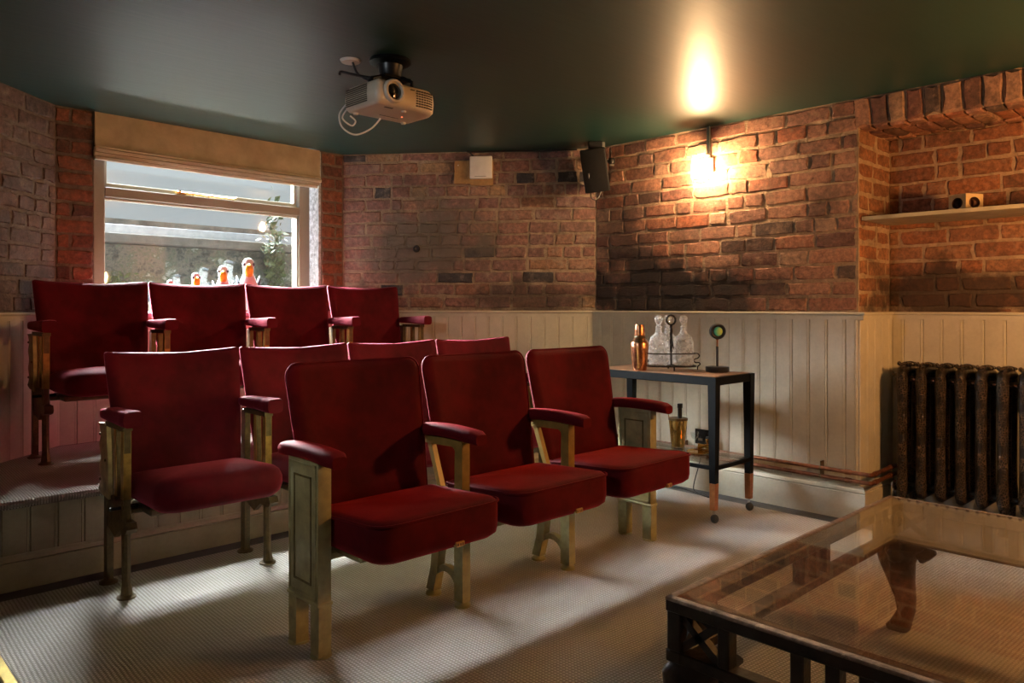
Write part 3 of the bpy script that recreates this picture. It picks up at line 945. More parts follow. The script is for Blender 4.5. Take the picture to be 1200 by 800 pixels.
def ivy(name, label, s, y, z, rx, rz_, n, seed):
    r = random.Random(seed); mb = MB()
    for i in range(n):
        a, b_, c_ = r.gauss(0, .45), r.gauss(0, .3), r.gauss(0, .45)
        p = Vector((s + a * rx, y + b_ * .1, z + c_ * rz_)); q = .02 + r.random() * .025
        e = Vector((r.uniform(-1, 1), r.uniform(-.5, .5), r.uniform(-1, 1))).normalized() * q
        g_ = e.orthogonal().normalized() * q * .6
        mb.add([p - e, p + g_, p + e, p - g_], [(0, 1, 2, 3)])
    o = mb.build(name, 'leaf', smooth=0); FW.put(o); tag(o, label, 'ivy', kind='stuff')
ivy('ivy', 'green ivy hanging down the mossy wall by the white reveal', 2.38, 1.84, 1.50, .10, .55, 500, 3)
ivy('moss_clump', 'small bright green plant low against the mossy wall', .90, 1.80, 1.25, .22, .10, 220, 4)

# ------------------------------------------------------------------ cinema seats
def rrect(x0, x1, y0, y1, r, n=6, rb=None):
    rb = r if rb is None else rb
    pts = []
    for cx, cy, a, q in ((x1 - r, y0 + r, -90, r), (x1 - rb, y1 - rb, 0, rb), (x0 + rb, y1 - rb, 90, rb), (x0 + r, y0 + r, 180, r)):
        pts += [(cx + q * math.cos(math.radians(a + 90 * i / n)), cy + q * math.sin(math.radians(a + 90 * i / n))) for i in range(n + 1)]
    return pts

def seat_cushion(x0, x1, y0, y1, zb, zt, rp, levels, tilt=0.05, dome=0.010):
    """levels: (fraction of height, inset)"""
    rings = []
    for fz, ins in levels:
        z = zb + (zt - zb) * fz
        ring = rrect(x0 + ins, x1 - ins, y0 + ins, y1 - ins, max(.012, rp - ins * .6), 6, .02)
        rings.append([(x, y, z - (y - y0) * tilt * fz) for x, y in ring])
    cx, cy = (x0 + x1) / 2, (y0 + y1) / 2
    last = rings[-1]
    for k in (0.7, 0.35):
        rings.append([(cx + (x - cx) * k, cy + (y - cy) * k, z0_ + dome * (1 - k * k)) for (x, y, z0_) in
                      [(x, y, zt - (cy + (y - cy) * k - y0) * tilt) for x, y, _ in last]])
    return MB().loft(rings)

def backrest(w, z0, z1, ylo, yhi, th, inset, rtop, sag, dip, nt_=18):
    """upright upholstered pad: leans back, hollow in plan, tapering towards the bottom"""
    H_ = z1 - z0
    zs = [z0 + H_ * q for q in (0, .03, .12, .3, .5, .7, .84)]
    n_t = 7
    for i in range(n_t + 1):
        zs.append(z1 - rtop + rtop * math.sin(PI / 2 * i / n_t) * .999)
    zs = sorted(set(zs))
    F, Bk = [], []
    for z in zs:
        q = (z - z0) / H_
        half = w / 2 - inset * (1 - q) ** 1.3
        if z > z1 - rtop:
            dz = z - (z1 - rtop)
            half -= rtop - math.sqrt(max(0, rtop * rtop - dz * dz))
        yc = ylo + (yhi - ylo) * q
        edge_z = min(1, (z1 - z) / .022 + .12, (z - z0) / .02 + .12)
        rf, rb = [], []
        for i in range(nt_ + 1):
            t = -1 + 2 * i / nt_
            t = math.copysign(abs(t) ** .8, t)
            x = half * t
            edge = min(1.0, math.sqrt(max(0.0, min((1 - abs(t)) * half / .022 + .03, edge_z))))
            yy = yc + sag * (1 - t * t)
            zz = z - dip * (1 - t * t) * q
            rf.append((w / 2 + x, yy - th * .5 * edge, zz))
            rb.append((w / 2 + x, yy + th * .5 * edge, zz))
        F.append(rf); Bk.append(rb)
    mb = MB()
    rings = [f + b[::-1] for f, b in zip(F, Bk)]
    mb.loft(rings)
    return mb, F, Bk

def armpad(y0, y1, w, zt_front, zt_mid, zt_back, h, block):
    rings = []
    N_ = 12
    for i in range(N_ + 1):
        t = i / N_
        y = y0 + (y1 - y0) * t
        if block:
            zt_ = zt_front + (zt_back - zt_front) * t
            tip = 1 - max(0, 1 - t / .04) * .12 - max(0, 1 - (1 - t) / .05) * .15
            hh = h * (1 - .35 * t)
        else:
            zt_ = zt_front * (1 - t) ** 2 + 2 * zt_mid * t * (1 - t) + zt_back * t * t
            tip = min(1, .66 + .34 * math.sqrt(min(1, t / .07)), .66 + .34 * math.sqrt(min(1, (1 - t) / .07)))
            hh = h
        ww = w * tip / 2
        c = []
        sh = 4 if block else 3.2
        for j in range(16):
            a = 2 * PI * j / 16
            ca, sa = math.cos(a), math.sin(a)
            xx = math.copysign(abs(ca) ** (2 / sh), ca) * ww
            zz = math.copysign(abs(sa) ** (2 / sh), sa) * hh / 2 * (tip if sa > 0 else 1)
            c.append((xx, y, zt_ - hh / 2 + zz))
        rings.append(c)
    return MB().loft(rings)

PA = 0.567     # seat pitch
# ---- front row kind: olive cast standards, piped seats, rounded backs
def std_open_a(parent):
    mb = MB()
    hw = .018
    mb.prism([(.0, .02), (.048, .02), (.050, .30), (.048, .40), (.003, .40), (.002, .30)], -hw, hw)
    # hip casting behind the seat
    mb.prism([(.03, .30), (.05, .40), (.155, .42), (.175, .30), (.13, .27)], -hw * .6, hw * .6)
    # rear leg
    mb.prism([(.120, .30), (.165, .30), (.190, .10), (.215, .02), (.170, .02), (.150, .10)], -hw, hw)
    # arch between the legs
    a1 = arc(.108, .045, .085, 12, 168, 10); a2 = arc(.108, .045, .062, 168, 12, 10)
    mb.prism(a1 + a2, -hw * .7, hw * .7)
    mb.prism([(.046, .30), (.075, .30), (.048, .13)], -hw * .5, hw * .5)
    s_ = mb.build('standard', 'green_iron', parent, smooth=25)
    af = MB()
    af.prism([(.003, .40), (.048, .40), (.044, .60), (.004, .60)], -hw, hw)
    af.prism([(.044, .575), (.225, .570), (.225, .600), (.044, .602)], -hw, hw)
    af.prism(arc(.075, .545, .03, 180, 90, 5) + [(.040, .576)], -hw * .8, hw * .8)
    af.prism([(.200, .590), (.225, .590), (.150, .40), (.128, .40)], -hw * .6, hw * .6)
    af.build('arm_frame', 'gold_green', s_, smooth=25)
    for y in (.024, .192):
        MB().lathe([(.030, .0), (.030, .008), (.020, .018), (.014, .024)], 14, (0, y, 0)).build('foot', 'green_iron', s_)
    for y in (.06, .17):
        MB().lathe([(.010, 0), (.010, .006), (.002, .009)], 10, (0, y, .600)).build('bolt', 'plate_brass', s_)
    return s_
def std_panel_a(parent, side):
    hw = .024
    mb = MB().rbox(-hw, hw, .005, .195, .165, .606, .004, 2)
    s_ = mb.build('standard', 'green_iron', parent, smooth=30)
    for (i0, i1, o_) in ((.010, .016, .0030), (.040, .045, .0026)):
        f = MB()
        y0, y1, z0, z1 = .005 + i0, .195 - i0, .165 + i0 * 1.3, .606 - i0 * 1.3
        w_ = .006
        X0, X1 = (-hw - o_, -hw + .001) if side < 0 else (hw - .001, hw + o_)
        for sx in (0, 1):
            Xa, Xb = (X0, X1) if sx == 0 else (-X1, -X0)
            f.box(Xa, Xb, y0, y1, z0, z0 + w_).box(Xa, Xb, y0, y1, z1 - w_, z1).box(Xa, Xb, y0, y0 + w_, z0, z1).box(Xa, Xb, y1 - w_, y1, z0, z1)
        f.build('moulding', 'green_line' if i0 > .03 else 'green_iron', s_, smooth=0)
    MB().rbox(-hw - .004, hw + .004, .001, .199, .158, .170, .003, 1).build('base_moulding', 'green_iron', s_)
    for y0 in (.004, .146):
        MB().prism([(y0 + .0, .0), (y0 + .048, .0), (y0 + .050, .165), (y0 - .001, .165)], -hw + .002, hw - .002).build('leg', 'green_iron', s_, smooth=0)
    for y0 in (.028, .170):
        MB().lathe([(.034, .0), (.034, .004), (.02, .007)], 14, (0, y0, 0)).build('foot', 'green_iron', s_)
    return s_
def pipe_ring(x0, x1, y0, y1, zt_, rp, tilt, r=.0045):
    ring = rrect(x0, x1, y0, y1, rp, 6, .02)
    return MB().tube([(x, y, zt_ - (y - y0) * tilt) for x, y in ring], r, 6, closed=True)

LEV_A = [(0, .050), (.03, .022), (.14, .004), (.3, 0), (.80, 0), (.90, .002), (.97, .012), (1.0, .035)]
def seat_a(root, std):
    x0, x1, y0, y1 = .032, .535, -.245, .165
    st_ = seat_cushion(x0, x1, y0, y1, .318, .452, .070, LEV_A, .055, .010).build('seat', 'velvet', root, smooth=45)
    pipe_ring(x0 - .001, x1 + .001, y0 - .001, y1, .441, .070, .052).build('piping', 'velvet', st_, smooth=60)
    MB().rbox(.318, .352, y0 - .004, y0 + .016, .328, .344, .002, 1).build('number_plate', 'plate_brass', st_)
    for dx in (.324, .334, .3435):
        MB().box(dx - .0022, dx + .0022, y0 - .0046, y0 - .0035, .332, .340).build('number', 'plate_mark', st_, smooth=0)
    MB().rbox(.06, .50, -.10, .15, .300, .325, .006, 1).build('seat_pan', 'green_iron', root)
    MB().rbox(.015, .11, .035, .115, .285, .312, .006, 1).rbox(.455, .552, .035, .115, .285, .312, .006, 1).build('hinge', 'green_iron', root)
    mb, F, Bk = backrest(.553, .400, .892, .185, .285, .052, .030, .050, .030, .004)
    br = mb.build('backrest', 'velvet', root, (.007, 0, 0), smooth=50)
    # piping round the edge of the back
    pts = [f[0] for f in F] + [F[-1][i] for i in range(1, len(F[-1]) - 1)] + [f[-1] for f in F[::-1]]
    MB().tube(pts, .0042, 6).build('piping', 'velvet_old', br, smooth=60)
    pn = MB().loft([[(x * .96 + .011, y - .002 + .004, z) for x, y, z in b] + [(x * .96 + .011, y + .006, z) for x, y, z in b[::-1]] for b in Bk[1:-6]])
    pn.build('back_panel', 'green_iron', br, smooth=40)
    s_ = std_panel_a(root, -1) if std == 'panel' else std_open_a(root)
    armpad(-.082, .262, .078, .640, .660, .640, .046, False).build('armrest', 'velvet', root, smooth=60)

def end_a(root):
    """closing standard at the far end of the front row"""
    e = std_panel_a(root, 1)
    e.location = (PA + .004, 0, 0)
    armpad(-.082, .262, .078, .640, .660, .640, .046, False).build('armrest', 'velvet', root, (PA + .004, 0, 0), smooth=60)

ZF = 0.012
GA = 'front row of red cinema seats'
LA = ['crimson velvet cinema seat beside the olive panelled end standard, front row',
      'middle crimson velvet cinema seat in the front row with two open olive arms',
      'crimson velvet front row cinema seat next to the black bar cart']
for i in range(3):
    t = thing('cinema_seat', LA[i], 'seat', (1.222 + i * .570, 2.105, ZF), 0, GA)
    seat_a(t, 'panel' if i == 0 else 'open')
    if i == 2:
        end_a(t)

# ---- older rows: bronze standards, bull-nosed seats, pointed backs
def std_b(parent, wing):
    mb = MB(); hw = .012
    # front leg and post
    mb.tube([(0, .008, .012), (0, .014, .06), (0, .018, .22), (0, .012, .27), (0, .020, .36)], [.022, .016, .016, .019, .015], 8)
    mb.prism([(.004, .34), (.036, .34), (.028, .625), (.000, .625)], -hw, hw)
    mb.prism([(.085, .34), (.118, .34), (.120, .625), (.096, .625)], -hw * .8, hw * .8)
    mb.prism([(.000, .612), (.200, .612), (.200, .630), (.000, .630)], -hw * 1.5, hw * 1.5)
    # mid casting and foot-knuckle
    mb.prism([(-.035, .262), (-.030, .245), (.010, .235), (.060, .24), (.120, .20), (.245, .24), (.240, .33), (.13, .36), (.0, .36), (.0, .29), (-.025, .282)], -hw * .8, hw * .8)
    mb.prism([(-.05, .262), (-.04, .246), (.0, .236), (.03, .25), (.03, .284), (-.04, .284)], -hw * 1.6, hw * 1.6)
    # rear leg
    mb.prism([(.205, .015), (.245, .015), (.238, .62), (.200, .62)], -hw, hw)
    s_ = mb.build('standard', 'dark_iron', parent, smooth=30)
    for y in (.012, .226):
        MB().lathe([(.034, .0), (.034, .006), (.020, .014), (.016, .02)], 14, (0, y, 0)).build('foot', 'dark_iron', s_)
    up = MB().prism([(.002, .36), (.034, .36), (.027, .615), (.001, .615)], -hw * 1.15, hw * 1.15).prism([(.087, .36), (.116, .36), (.118, .615), (.098, .615)], -hw, hw)
    up.build('arm_post', 'gold_iron', s_, smooth=0)
    MB().lathe([(.007, -.05), (.007, .05)], 8, M_=Matrix.Translation((0, .045, .325)) @ Matrix.Rotation(PI / 2, 4, 'Y')).build('hinge_pin', 'black_plastic', s_)
    if wing:
        # plate that carries the back, with a scalloped rear edge
        e = [(.165, .335), (.262, .345)]
        for q in range(25):
            z = .36 + q / 24 * .255
            e.append((.272 + .010 * math.cos((z - .36) / .255 * 3 * 2 * PI) + (.012 if q in (0, 24) else 0), z))
        e += [(.19, .620), (.175, .50)]
        pl = MB().prism(e, -hw * 1.0 - .006, -hw * .2).build('wing_plate', 'wing', s_, smooth=0)
        for y, z in ((.262, .40), (.262, .575), (.20, .48)):
            MB().lathe([(.006, 0), (.006, .004), (.002, .006)], 8, M_=Matrix.Translation((-hw - .006, y, z)) @ Matrix.Rotation(-PI / 2, 4, 'Y')).build('rivet', 'dark_iron', s_)
    return s_
LEV_B = [(0, .060), (.05, .026), (.18, .008), (.38, 0), (.62, .001), (.80, .010), (.92, .028), (1.0, .062)]
def seat_b(root, wing, last):
    x0, x1, y0, y1 = .030, .525, -.250, .165
    st_ = seat_cushion(x0, x1, y0, y1, .330, .460, .085, LEV_B, .060, .012).build('seat', 'velvet_old', root, smooth=60)
    MB().rbox(.06, .49, -.06, .15, .298, .325, .006, 1).build('seat_pan', 'dark_iron', root)
    MB().rbox(.012, .10, .02, .10, .300, .322, .006, 1).rbox(.455, .543, .02, .10, .300, .322, .006, 1).build('hinge', 'dark_iron', root)
    mb, F, Bk = backrest(.553, .395, .890, .190, .290, .055, .034, .012, .028, .016)
    mb.build('backrest', 'velvet_old', root, (0.001, 0, 0), smooth=50)
    std_b(root, wing)
    armpad(-.062, .225, .076, .692, 0, .680, .062, True).build('armrest', 'velvet_old', root, smooth=60)
    if last:
        s_ = std_b(root, False); s_.location = (.556, 0, 0)
        armpad(-.062, .225, .076, .692, 0, .680, .062, True).build('armrest', 'velvet_old', root, (.556, 0, 0), smooth=60)

GB, GC = 'second row of red cinema seats', 'raised back row of red cinema seats'
LB = ['wine velvet cinema seat on the floor beside its scalloped bronze end plate, second row',
      'second wine velvet seat of the second row, behind the olive panelled end',
      'third wine velvet seat of the second row, only its back top showing',
      'last wine velvet seat of the second row, in front of the bare panelling']
LC = ['wine velvet cinema seat at the platform end beside the brick pier, back row',
      'second wine velvet seat on the platform, under the smaller penguin figurines',
      'third wine velvet seat on the platform, under the tallest penguin figurine',
      'last wine velvet seat on the platform, against the plum brick wall']
for i in range(4):
    t = thing('cinema_seat', LB[i], 'seat', (.940 + i * .558, 3.045, ZF), 0, GB)
    t.scale = (1, 1, 1.015)
    seat_b(t, i == 0, i == 3)
for i in range(4):
    t = thing('cinema_seat', LC[i], 'seat', (.912 + i * .549, 4.105, ZP), 0, GC)
    t.scale = (.985, 1, .982)
    seat_b(t, i == 0, i == 3)

# ------------------------------------------------------------------ wall lamp (and its twin beyond the alcove, out of the frame)
def sconce(x, y, rz, label, bulb='bulb'):
    t = thing('wall_lamp', label, 'lamp', (x, y, 1.95), rz, 'glass rod wall lamps')
    MB().rbox(-.030, -.018, -.012, .012, -.02, .218, .003, 1).build('stem', 'silver_tube', t)
    MB().rbox(-.024, .0, -.03, .03, -.055, .03, .004, 1).build('wall_bracket', 'silver_tube', t)
    MB().tube([(-.02, 0, .015), (-.06, 0, .02), (-.10, 0, .015)], .007, 8).build('arm', 'silver_tube', t)
    cx = -.105
    MB().lathe([(.045, .026), (.052, .030), (.052, .036), (.012, .040)], 24, (cx, 0, 0)).build('top_ring', 'silver_tube', t)
    MB().tube([(cx + .046 * math.cos(a * PI / 12), .046 * math.sin(a * PI / 12), -.112) for a in range(24)], .004, 6, closed=True).build('bottom_ring', 'silver_tube', t)
    rod = None
    for i in range(12):
        a = 2 * PI * i / 12 + .13
        loc = (cx + .047 * math.cos(a), .047 * math.sin(a), -.112)
        if rod is None:
            rod = MB().lathe([(.008, 0), (.009, .01), (.009, .13), (.008, .142)], 10).build('glass_rod', 'lamp_glass', t, loc)
        else:
            share('glass_rod', rod.data, t, loc)
    MB().lathe([(.014, .0), (.014, .026), (.010, .030)], 14, (cx, 0, 0)).build('lamp_holder', 'silver_tube', t)
    bl_ = MB().lathe([(.011, 0), (.014, -.012), (.026, -.038), (.030, -.056), (.026, -.074), (.012, -.086), (.001, -.089)], 20, (cx, 0, 0)).build('bulb', bulb, t)
    return t
sconce(4.03, 2.485, 0, 'glowing glass rod wall lamp on the brick wall above the bar cart')

# floor lamp beyond the coffee table, out of the frame: the amber light on the alcove and the table
t = thing('floor_lamp', 'floor lamp with amber opal globe beyond the coffee table', 'lamp', (3.42, -0.04, ZF))
MB().lathe([(.001, 0), (.14, 0), (.14, .012), (.03, .025), (.012, .04)], 28).build('base', 'black_frame', t)
MB().lathe([(.011, .038), (.011, 1.30), (.03, 1.32), (.05, 1.345)], 16).build('pole', 'black_frame', t)
MB().ellipsoid((0, 0, 1.42), (.082, .082, .082), 24, 16).build('globe', 'bulb_warm', t)

# cool white reading lamp on the side wall, left of the camera and out of the frame
t = thing('spot_lamp', 'white wall spot lamp on the side wall opposite the bar cart', 'lamp', (XL, 2.15, 1.93))
MB().lathe([(.05, 0), (.05, .012), (.04, .018)], 20, M_=Matrix.Rotation(PI / 2, 4, 'Y')).build('wall_plate', 'white_plastic', t)
MB().tube([(.01, 0, 0), (.06, 0, .01), (.10, 0, .005)], .008, 8).build('arm', 'white_plastic', t)
sh_ = MB()
sh_.loft([[(x, r_ * math.cos(a * PI / 12), r_ * math.sin(a * PI / 12)) for a in range(24)] for x, r_ in ((.07, .02), (.075, .04), (.17, .055), (.17, .051), (.08, .036), (.078, .02))], closed=True)
sh_.build('shade', 'white_plastic', t)
sd_ = bpy.data.lights.new('spot_light', 'SPOT')
sd_.energy = 48; sd_.color = (.86, .94, 1.0); sd_.spot_size = math.radians(86); sd_.spot_blend = 1.0; sd_.shadow_soft_size = .05
so = bpy.data.objects.new('spot_light', sd_); COL.objects.link(so); so.parent = t; so.location = (.165, 0, 0)
so.rotation_euler = Vector((4.4, 0.6, -1.3)).to_track_quat('-Z', 'Y').to_euler()

# ------------------------------------------------------------------ projector on the ceiling
t = thing('ceiling_projector', 'off-white projector hanging from the green ceiling', 'projector', (1.93, 2.80, ZC))
MB().lathe([(.001, 0), (.088, -.0), (.090, -.014), (.078, -.022), (.050, -.026), (.001, -.026)][::-1], 28, (.0, -.02, 0)).build('mount_plate', 'black_frame', t)
MB().lathe([(.055, -.024), (.052, -.040), (.046, -.075), (.05, -.085)][::-1], 20, (.0, -.02, 0)).build('mount_collar', 'black_plastic', t)
br = MB()
for a in (20, 110, 200, 290):
    c, s = math.cos(math.radians(a)), math.sin(math.radians(a))
    br.tube([(.0, -.02, -.085), (.07 * c, -.02 + .07 * s, -.088), (.125 * c, -.02 + .105 * s, -.108), (.125 * c, -.02 + .105 * s, -.135)], .008, 6)
br.rbox(-.07, .07, -.08, .05, -.094, -.080, .003, 1)
br.build('mount_bracket', 'black_frame', t)
# body: plan outline with a rounded right end, lofted with softened edges
bx0, bx1, by0, by1 = -.165, .165, -.165, .085
def pj(ins, z):
    pts = []
    for cx, cy, a, q in ((bx1 - .085, by0 + .085, -90, .085), (bx1 - .03, by1 - .03, 0, .03), (bx0 + .02, by1 - .02, 90, .02), (bx0 + .025, by0 + .025, 180, .025)):
        q2 = max(.004, q - ins)
        pts += [(cx + q2 * math.cos(math.radians(a + 90 * i / 6)), cy + q2 * math.sin(math.radians(a + 90 * i / 6)), z) for i in range(7)]
    return pts
zt_, zb_ = -.135, -.240
body = MB().loft([pj(.03, zb_), pj(.012, zb_ + .002), pj(.0, zb_ + .014), pj(-.004, zb_ + .05), pj(.0, zt_ - .02), pj(.012, zt_ - .006), pj(.04, zt_)])
pb = body.build('body', 'projector', t, smooth=40)
lx, lz = -.085, -.182
LM = Matrix.Translation((lx, by0, lz)) @ Matrix.Rotation(PI / 2, 4, 'X')
MB().lathe([(.050, -.02), (.050, .012), (.046, .018), (.038, .018), (.036, .006), (.032, .004)], 28, M_=LM, caps=False).build('lens_ring', 'projector', pb, smooth=40)
MB().lathe([(.034, .002), (.033, .004), (.020, .009), (.001, .011)], 24, M_=LM).build('lens', 'lens', pb)
gl = None
for i in range(7):
    for j in range(7):
        x = .035 + i * .0135
        if gl is None:
            gl = MB().rbox(-.0048, .0048, -.004, .003, -.0028, .0028, .001, 1).build('vent_slot', 'grille', pb, (x, by0 - .004, -.158 - j * .0105))
        else:
            xx = min(x, .165)
            yy = by0 - .003 + (0 if xx < bx1 - .085 else .085 - math.sqrt(max(0, .085 ** 2 - (xx - bx1 + .085) ** 2)))
            share('vent_slot', gl.data, pb, (xx, yy, -.158 - j * .0105), (1, 1, 1), (0, 0, 0 if xx < bx1 - .085 else math.asin(min(.95, (xx - bx1 + .085) / .085))))
sv = MB()
for j in range(9):
    sv.box(bx0 - .0055, bx0 - .002, -.095, .065, -.150 - j * .0085, -.1545 - j * .0085)
sv.build('side_vent', 'grille', pb, smooth=0)
MB().rbox(.0, .022, by0 - .006, by0, -.160, -.156, .001, 1).build('ir_window', 'grille', pb)
MB().box(-.04, .06, .00, .006, zb_ - .0015, zb_ + .002).box(-.10, -.06, -.13, -.118, zb_ - .0015, zb_ + .002).build('base_marking', 'grille', pb, smooth=0)
MB().lathe([(.004, -.002), (.004, .002)], 10, (.055, -.03, zb_)).build('indicator_light', 'led', pb)
for (fx, fy) in ((-.13, .05), (.12, .05), (.0, -.12)):
    MB().lathe([(.010, -.008), (.012, 0.004)], 12, (fx, fy, zb_)).build('foot', 'projector', pb)
cb = MB()
def curve(P, n=8):
    """Catmull-Rom through the points"""
    P = [Vector(p) for p in P]; out = []
    for i in range(len(P) - 1):
        p0, p1, p2, p3 = P[max(0, i - 1)], P[i], P[i + 1], P[min(len(P) - 1, i + 2)]
        for k in range(n):
            t_ = k / n
            out.append(.5 * ((2 * p1) + (p2 - p0) * t_ + (2 * p0 - 5 * p1 + 4 * p2 - p3) * t_ ** 2 + (3 * p1 - p0 - 3 * p2 + p3) * t_ ** 3))
    out.append(P[-1]); return out
cb.tube(curve([(-.155, .085, -.20), (-.175, .11, -.245), (-.165, .10, -.30), (-.11, .085, -.325), (-.04, .07, -.29), (.0, .055, -.242)]), .0038, 8)
cb.tube(curve([(-.155, .085, -.225), (-.165, .10, -.26), (-.12, .10, -.285), (-.10, .10, -.262), (-.13, .095, -.245)]), .0035, 8)
cb.build('power_cable', 'white_plastic', t)
MB().tube(curve([(-.02, -.02, -.09), (-.09, .05, -.075), (-.14, .07, -.07), (-.17, .10, -.06), (-.185, .09, -.075)]), .006, 8).tube(curve([(-.05, .03, -.10), (-.10, .08, -.06), (-.12, .09, -.01)]), .005, 8).build('signal_cable', 'black_plastic', t)
MB().lathe([(.001, -.010), (.040, -.010), (.046, 0.0), (.001, 0.0)], 20, (-.125, .10, 0)).build('cable_rose', 'white_plastic', t)

# ------------------------------------------------------------------ loudspeaker in the corner
sp = thing('wall_speaker', 'dark grey loudspeaker tilted down from the ceiling corner', 'speaker', (3.86, 3.22, 2.05))
sp.rotation_euler = (0, 0, math.radians(-43.8))
Mx = Matrix.Rotation(math.radians(14), 4, 'X') @ Matrix.Rotation(math.radians(-9), 4, 'Y') @ Matrix.Rotation(math.radians(-18), 4, 'Z')
cab = MB()
cab.loft([[( -.078, -.07, -.135), (.078, -.07, -.135), (.055, .05, -.118), (-.055, .05, -.118)], [(-.080, -.07, .0), (.080, -.07, .0), (.058, .055, .0), (-.058, .055, .0)], [(-.078, -.07, .135), (.078, -.07, .135), (.055, .05, .118), (-.055, .05, .118)]])
cab.v = [tuple(Mx @ Vector(p)) for p in cab.v]
cb_ = cab.build('cabinet', 'speaker_side', sp, (0, 0, -.06), smooth=20)
gg = MB().rbox(-.083, .083, -.090, -.068, -.140, .140, .010, 3, M_=Mx); gg.build('grille', 'speaker', cb_)
MB().rbox(-.050, -.040, -.0925, -.089, -.045, -.012, .001, 1, M_=Mx).build('badge', 'black_plastic', cb_)
MB().rbox(.0, .05, .0, .04, .075, .119, .004, 1).build('bracket_plate', 'silver_tube', sp)
MB().rbox(-.06, .03, -.02, .04, .070, .119, .004, 1).tube([(.0, .02, .09), (.02, .03, .05), (.01, .03, .0)], .012, 8).build('bracket', 'black_plastic', sp)
MB().lathe([(.018, -.02), (.024, -.01), (.024, .01), (.018, .02)], 14, (.098, .05, .0)).tube([(.02, .04, -.02), (.07, .05, .0), (.11, .055, -.01)], .008, 8).build('joint', 'black_wire', sp)
MB().rbox(.085, .115, .035, .065, -.030, -.022, .002, 1).build('clamp', 'silver_tube', sp)
MB().tube(curve([(-.04, .03, -.19), (-.035, .05, -.24), (.0, .06, -.25), (.03, .07, -.2), (.05, .06, -.1)]), .004, 6).build('cable', 'black_wire', sp)

# ------------------------------------------------------------------ boxes, knobs and cable on the back wall
t = thing('wall_board', 'small bare wooden board fixed to the plum brick wall', 'board'); FB.put(t)
MB().prism([(.812, 1.945), (.815, 2.100), (1.082, 2.098), (1.080, 1.930), (.93, 1.932), (.92, 1.943)], -.036, -.004, 'y').build('plank', 'wood_plate', t, smooth=0)
MB().lathe([(.004, 0), (.004, .003)], 8, M_=Matrix.Translation((.84, -.036, 2.07)) @ Matrix.Rotation(PI / 2, 4, 'X')).build('screw', 'silver_tube', t)
t = thing('junction_box', 'square white cover plate over the wooden board', 'box'); FB.put(t)
MB().rbox(.924, 1.080, -.062, -.037, 1.972, 2.127, .006, 2).build('cover', 'white_plastic', t)
MB().box(.96, 1.04, -.0632, -.0615, 1.986, 1.9885).build('seam', 'grille', t, smooth=0)
t = thing('hook_knob', 'round black knob screwed into the plum brick wall', 'knob'); FB.put(t)
KM = Matrix.Translation((.547, 0, 1.495)) @ Matrix.Rotation(PI / 2, 4, 'X')
MB().lathe([(.014, 0), (.012, .03), (.022, .036), (.026, .05), (.020, .062), (.002, .065)], 18, M_=KM).build('knob', 'black_wire', t)
MB().lathe([(.005, .060), (.005, .068)], 8, M_=KM).build('screw', 'dark_iron', t)
cbl = MB().tube(curve([FB.w(.90, -.03, 2.165), FB.w(.92, -.034, 2.158), FB.w(.95, -.04, 2.128)]) , .006, 6).tube(curve([FB.w(.92, -.03, 2.160), FB.w(1.2, -.028, 2.161), FB.w(1.45, -.03, 2.157), FB.w(1.66, -.03, 2.161)]), .006, 6)
tag(cbl.build('speaker_cable', 'black_plastic'), 'black cable along the top of the plum brick wall', 'cable')

# ------------------------------------------------------------------ alcove shelf and wooden cube
t = thing('alcove_shelf', 'pale painted shelf spanning the brick alcove above the radiator', 'shelf')
MB().rbox(4.045, NX - .022, NY1 + .01, NY0 - .012, 1.540, 1.560, .002, 1).build('shelf_board', 'shelf', t)
t = thing('wooden_cube', 'pale wooden cube with a round hole bored in each side', 'cube', (4.235, 1.180, 1.5605), math.radians(61))
c_ = .0425
cub = MB()
n = 24
def face(Mf):
    q = []
    for i in range(n):
        a = 2 * PI * i / n
        q.append((.027 * math.cos(a), .027 * math.sin(a), 0))
    sqr = []
    for i in range(n):
        a = 2 * PI * i / n
        s = c_ / max(abs(math.cos(a)), abs(math.sin(a)))
        sqr.append((s * math.cos(a), s * math.sin(a), 0))
    inn = [(x, y, -.030) for x, y, _ in q]
    v = sqr + q
    f = [(i, (i + 1) % n, n + (i + 1) % n, n + i) for i in range(n)]
    cub.add(v, f, Mf)
    return q, inn
bores = []
for a in (0, 90, 180, 270):
    Mf = Matrix.Translation((0, 0, c_)) @ Matrix.Rotation(math.radians(a), 4, 'Z') @ Matrix.Rotation(PI / 2, 4, 'X') @ Matrix.Translation((0, 0, c_))
    q, inn = face(Mf)
    bores.append((Mf, q, inn))
cub.add([(-c_, -c_, 0), (c_, -c_, 0), (c_, c_, 0), (-c_, c_, 0), (-c_, -c_, 2 * c_), (c_, -c_, 2 * c_), (c_, c_, 2 * c_), (-c_, c_, 2 * c_)], [(0, 3, 2, 1), (4, 5, 6, 7)])
ob = cub.build('block', 'pine', t, smooth=0)
t.scale = (1.22, 1.22, 1.0)
for Mf, q, inn in bores:
    mbb = MB().add(q + inn, [(i, (i + 1) % n, n + (i + 1) % n, n + i) for i in range(n)] + [[n + i for i in range(n)]], Mf)
    mbb.build('bore', 'hole', t, smooth=40)

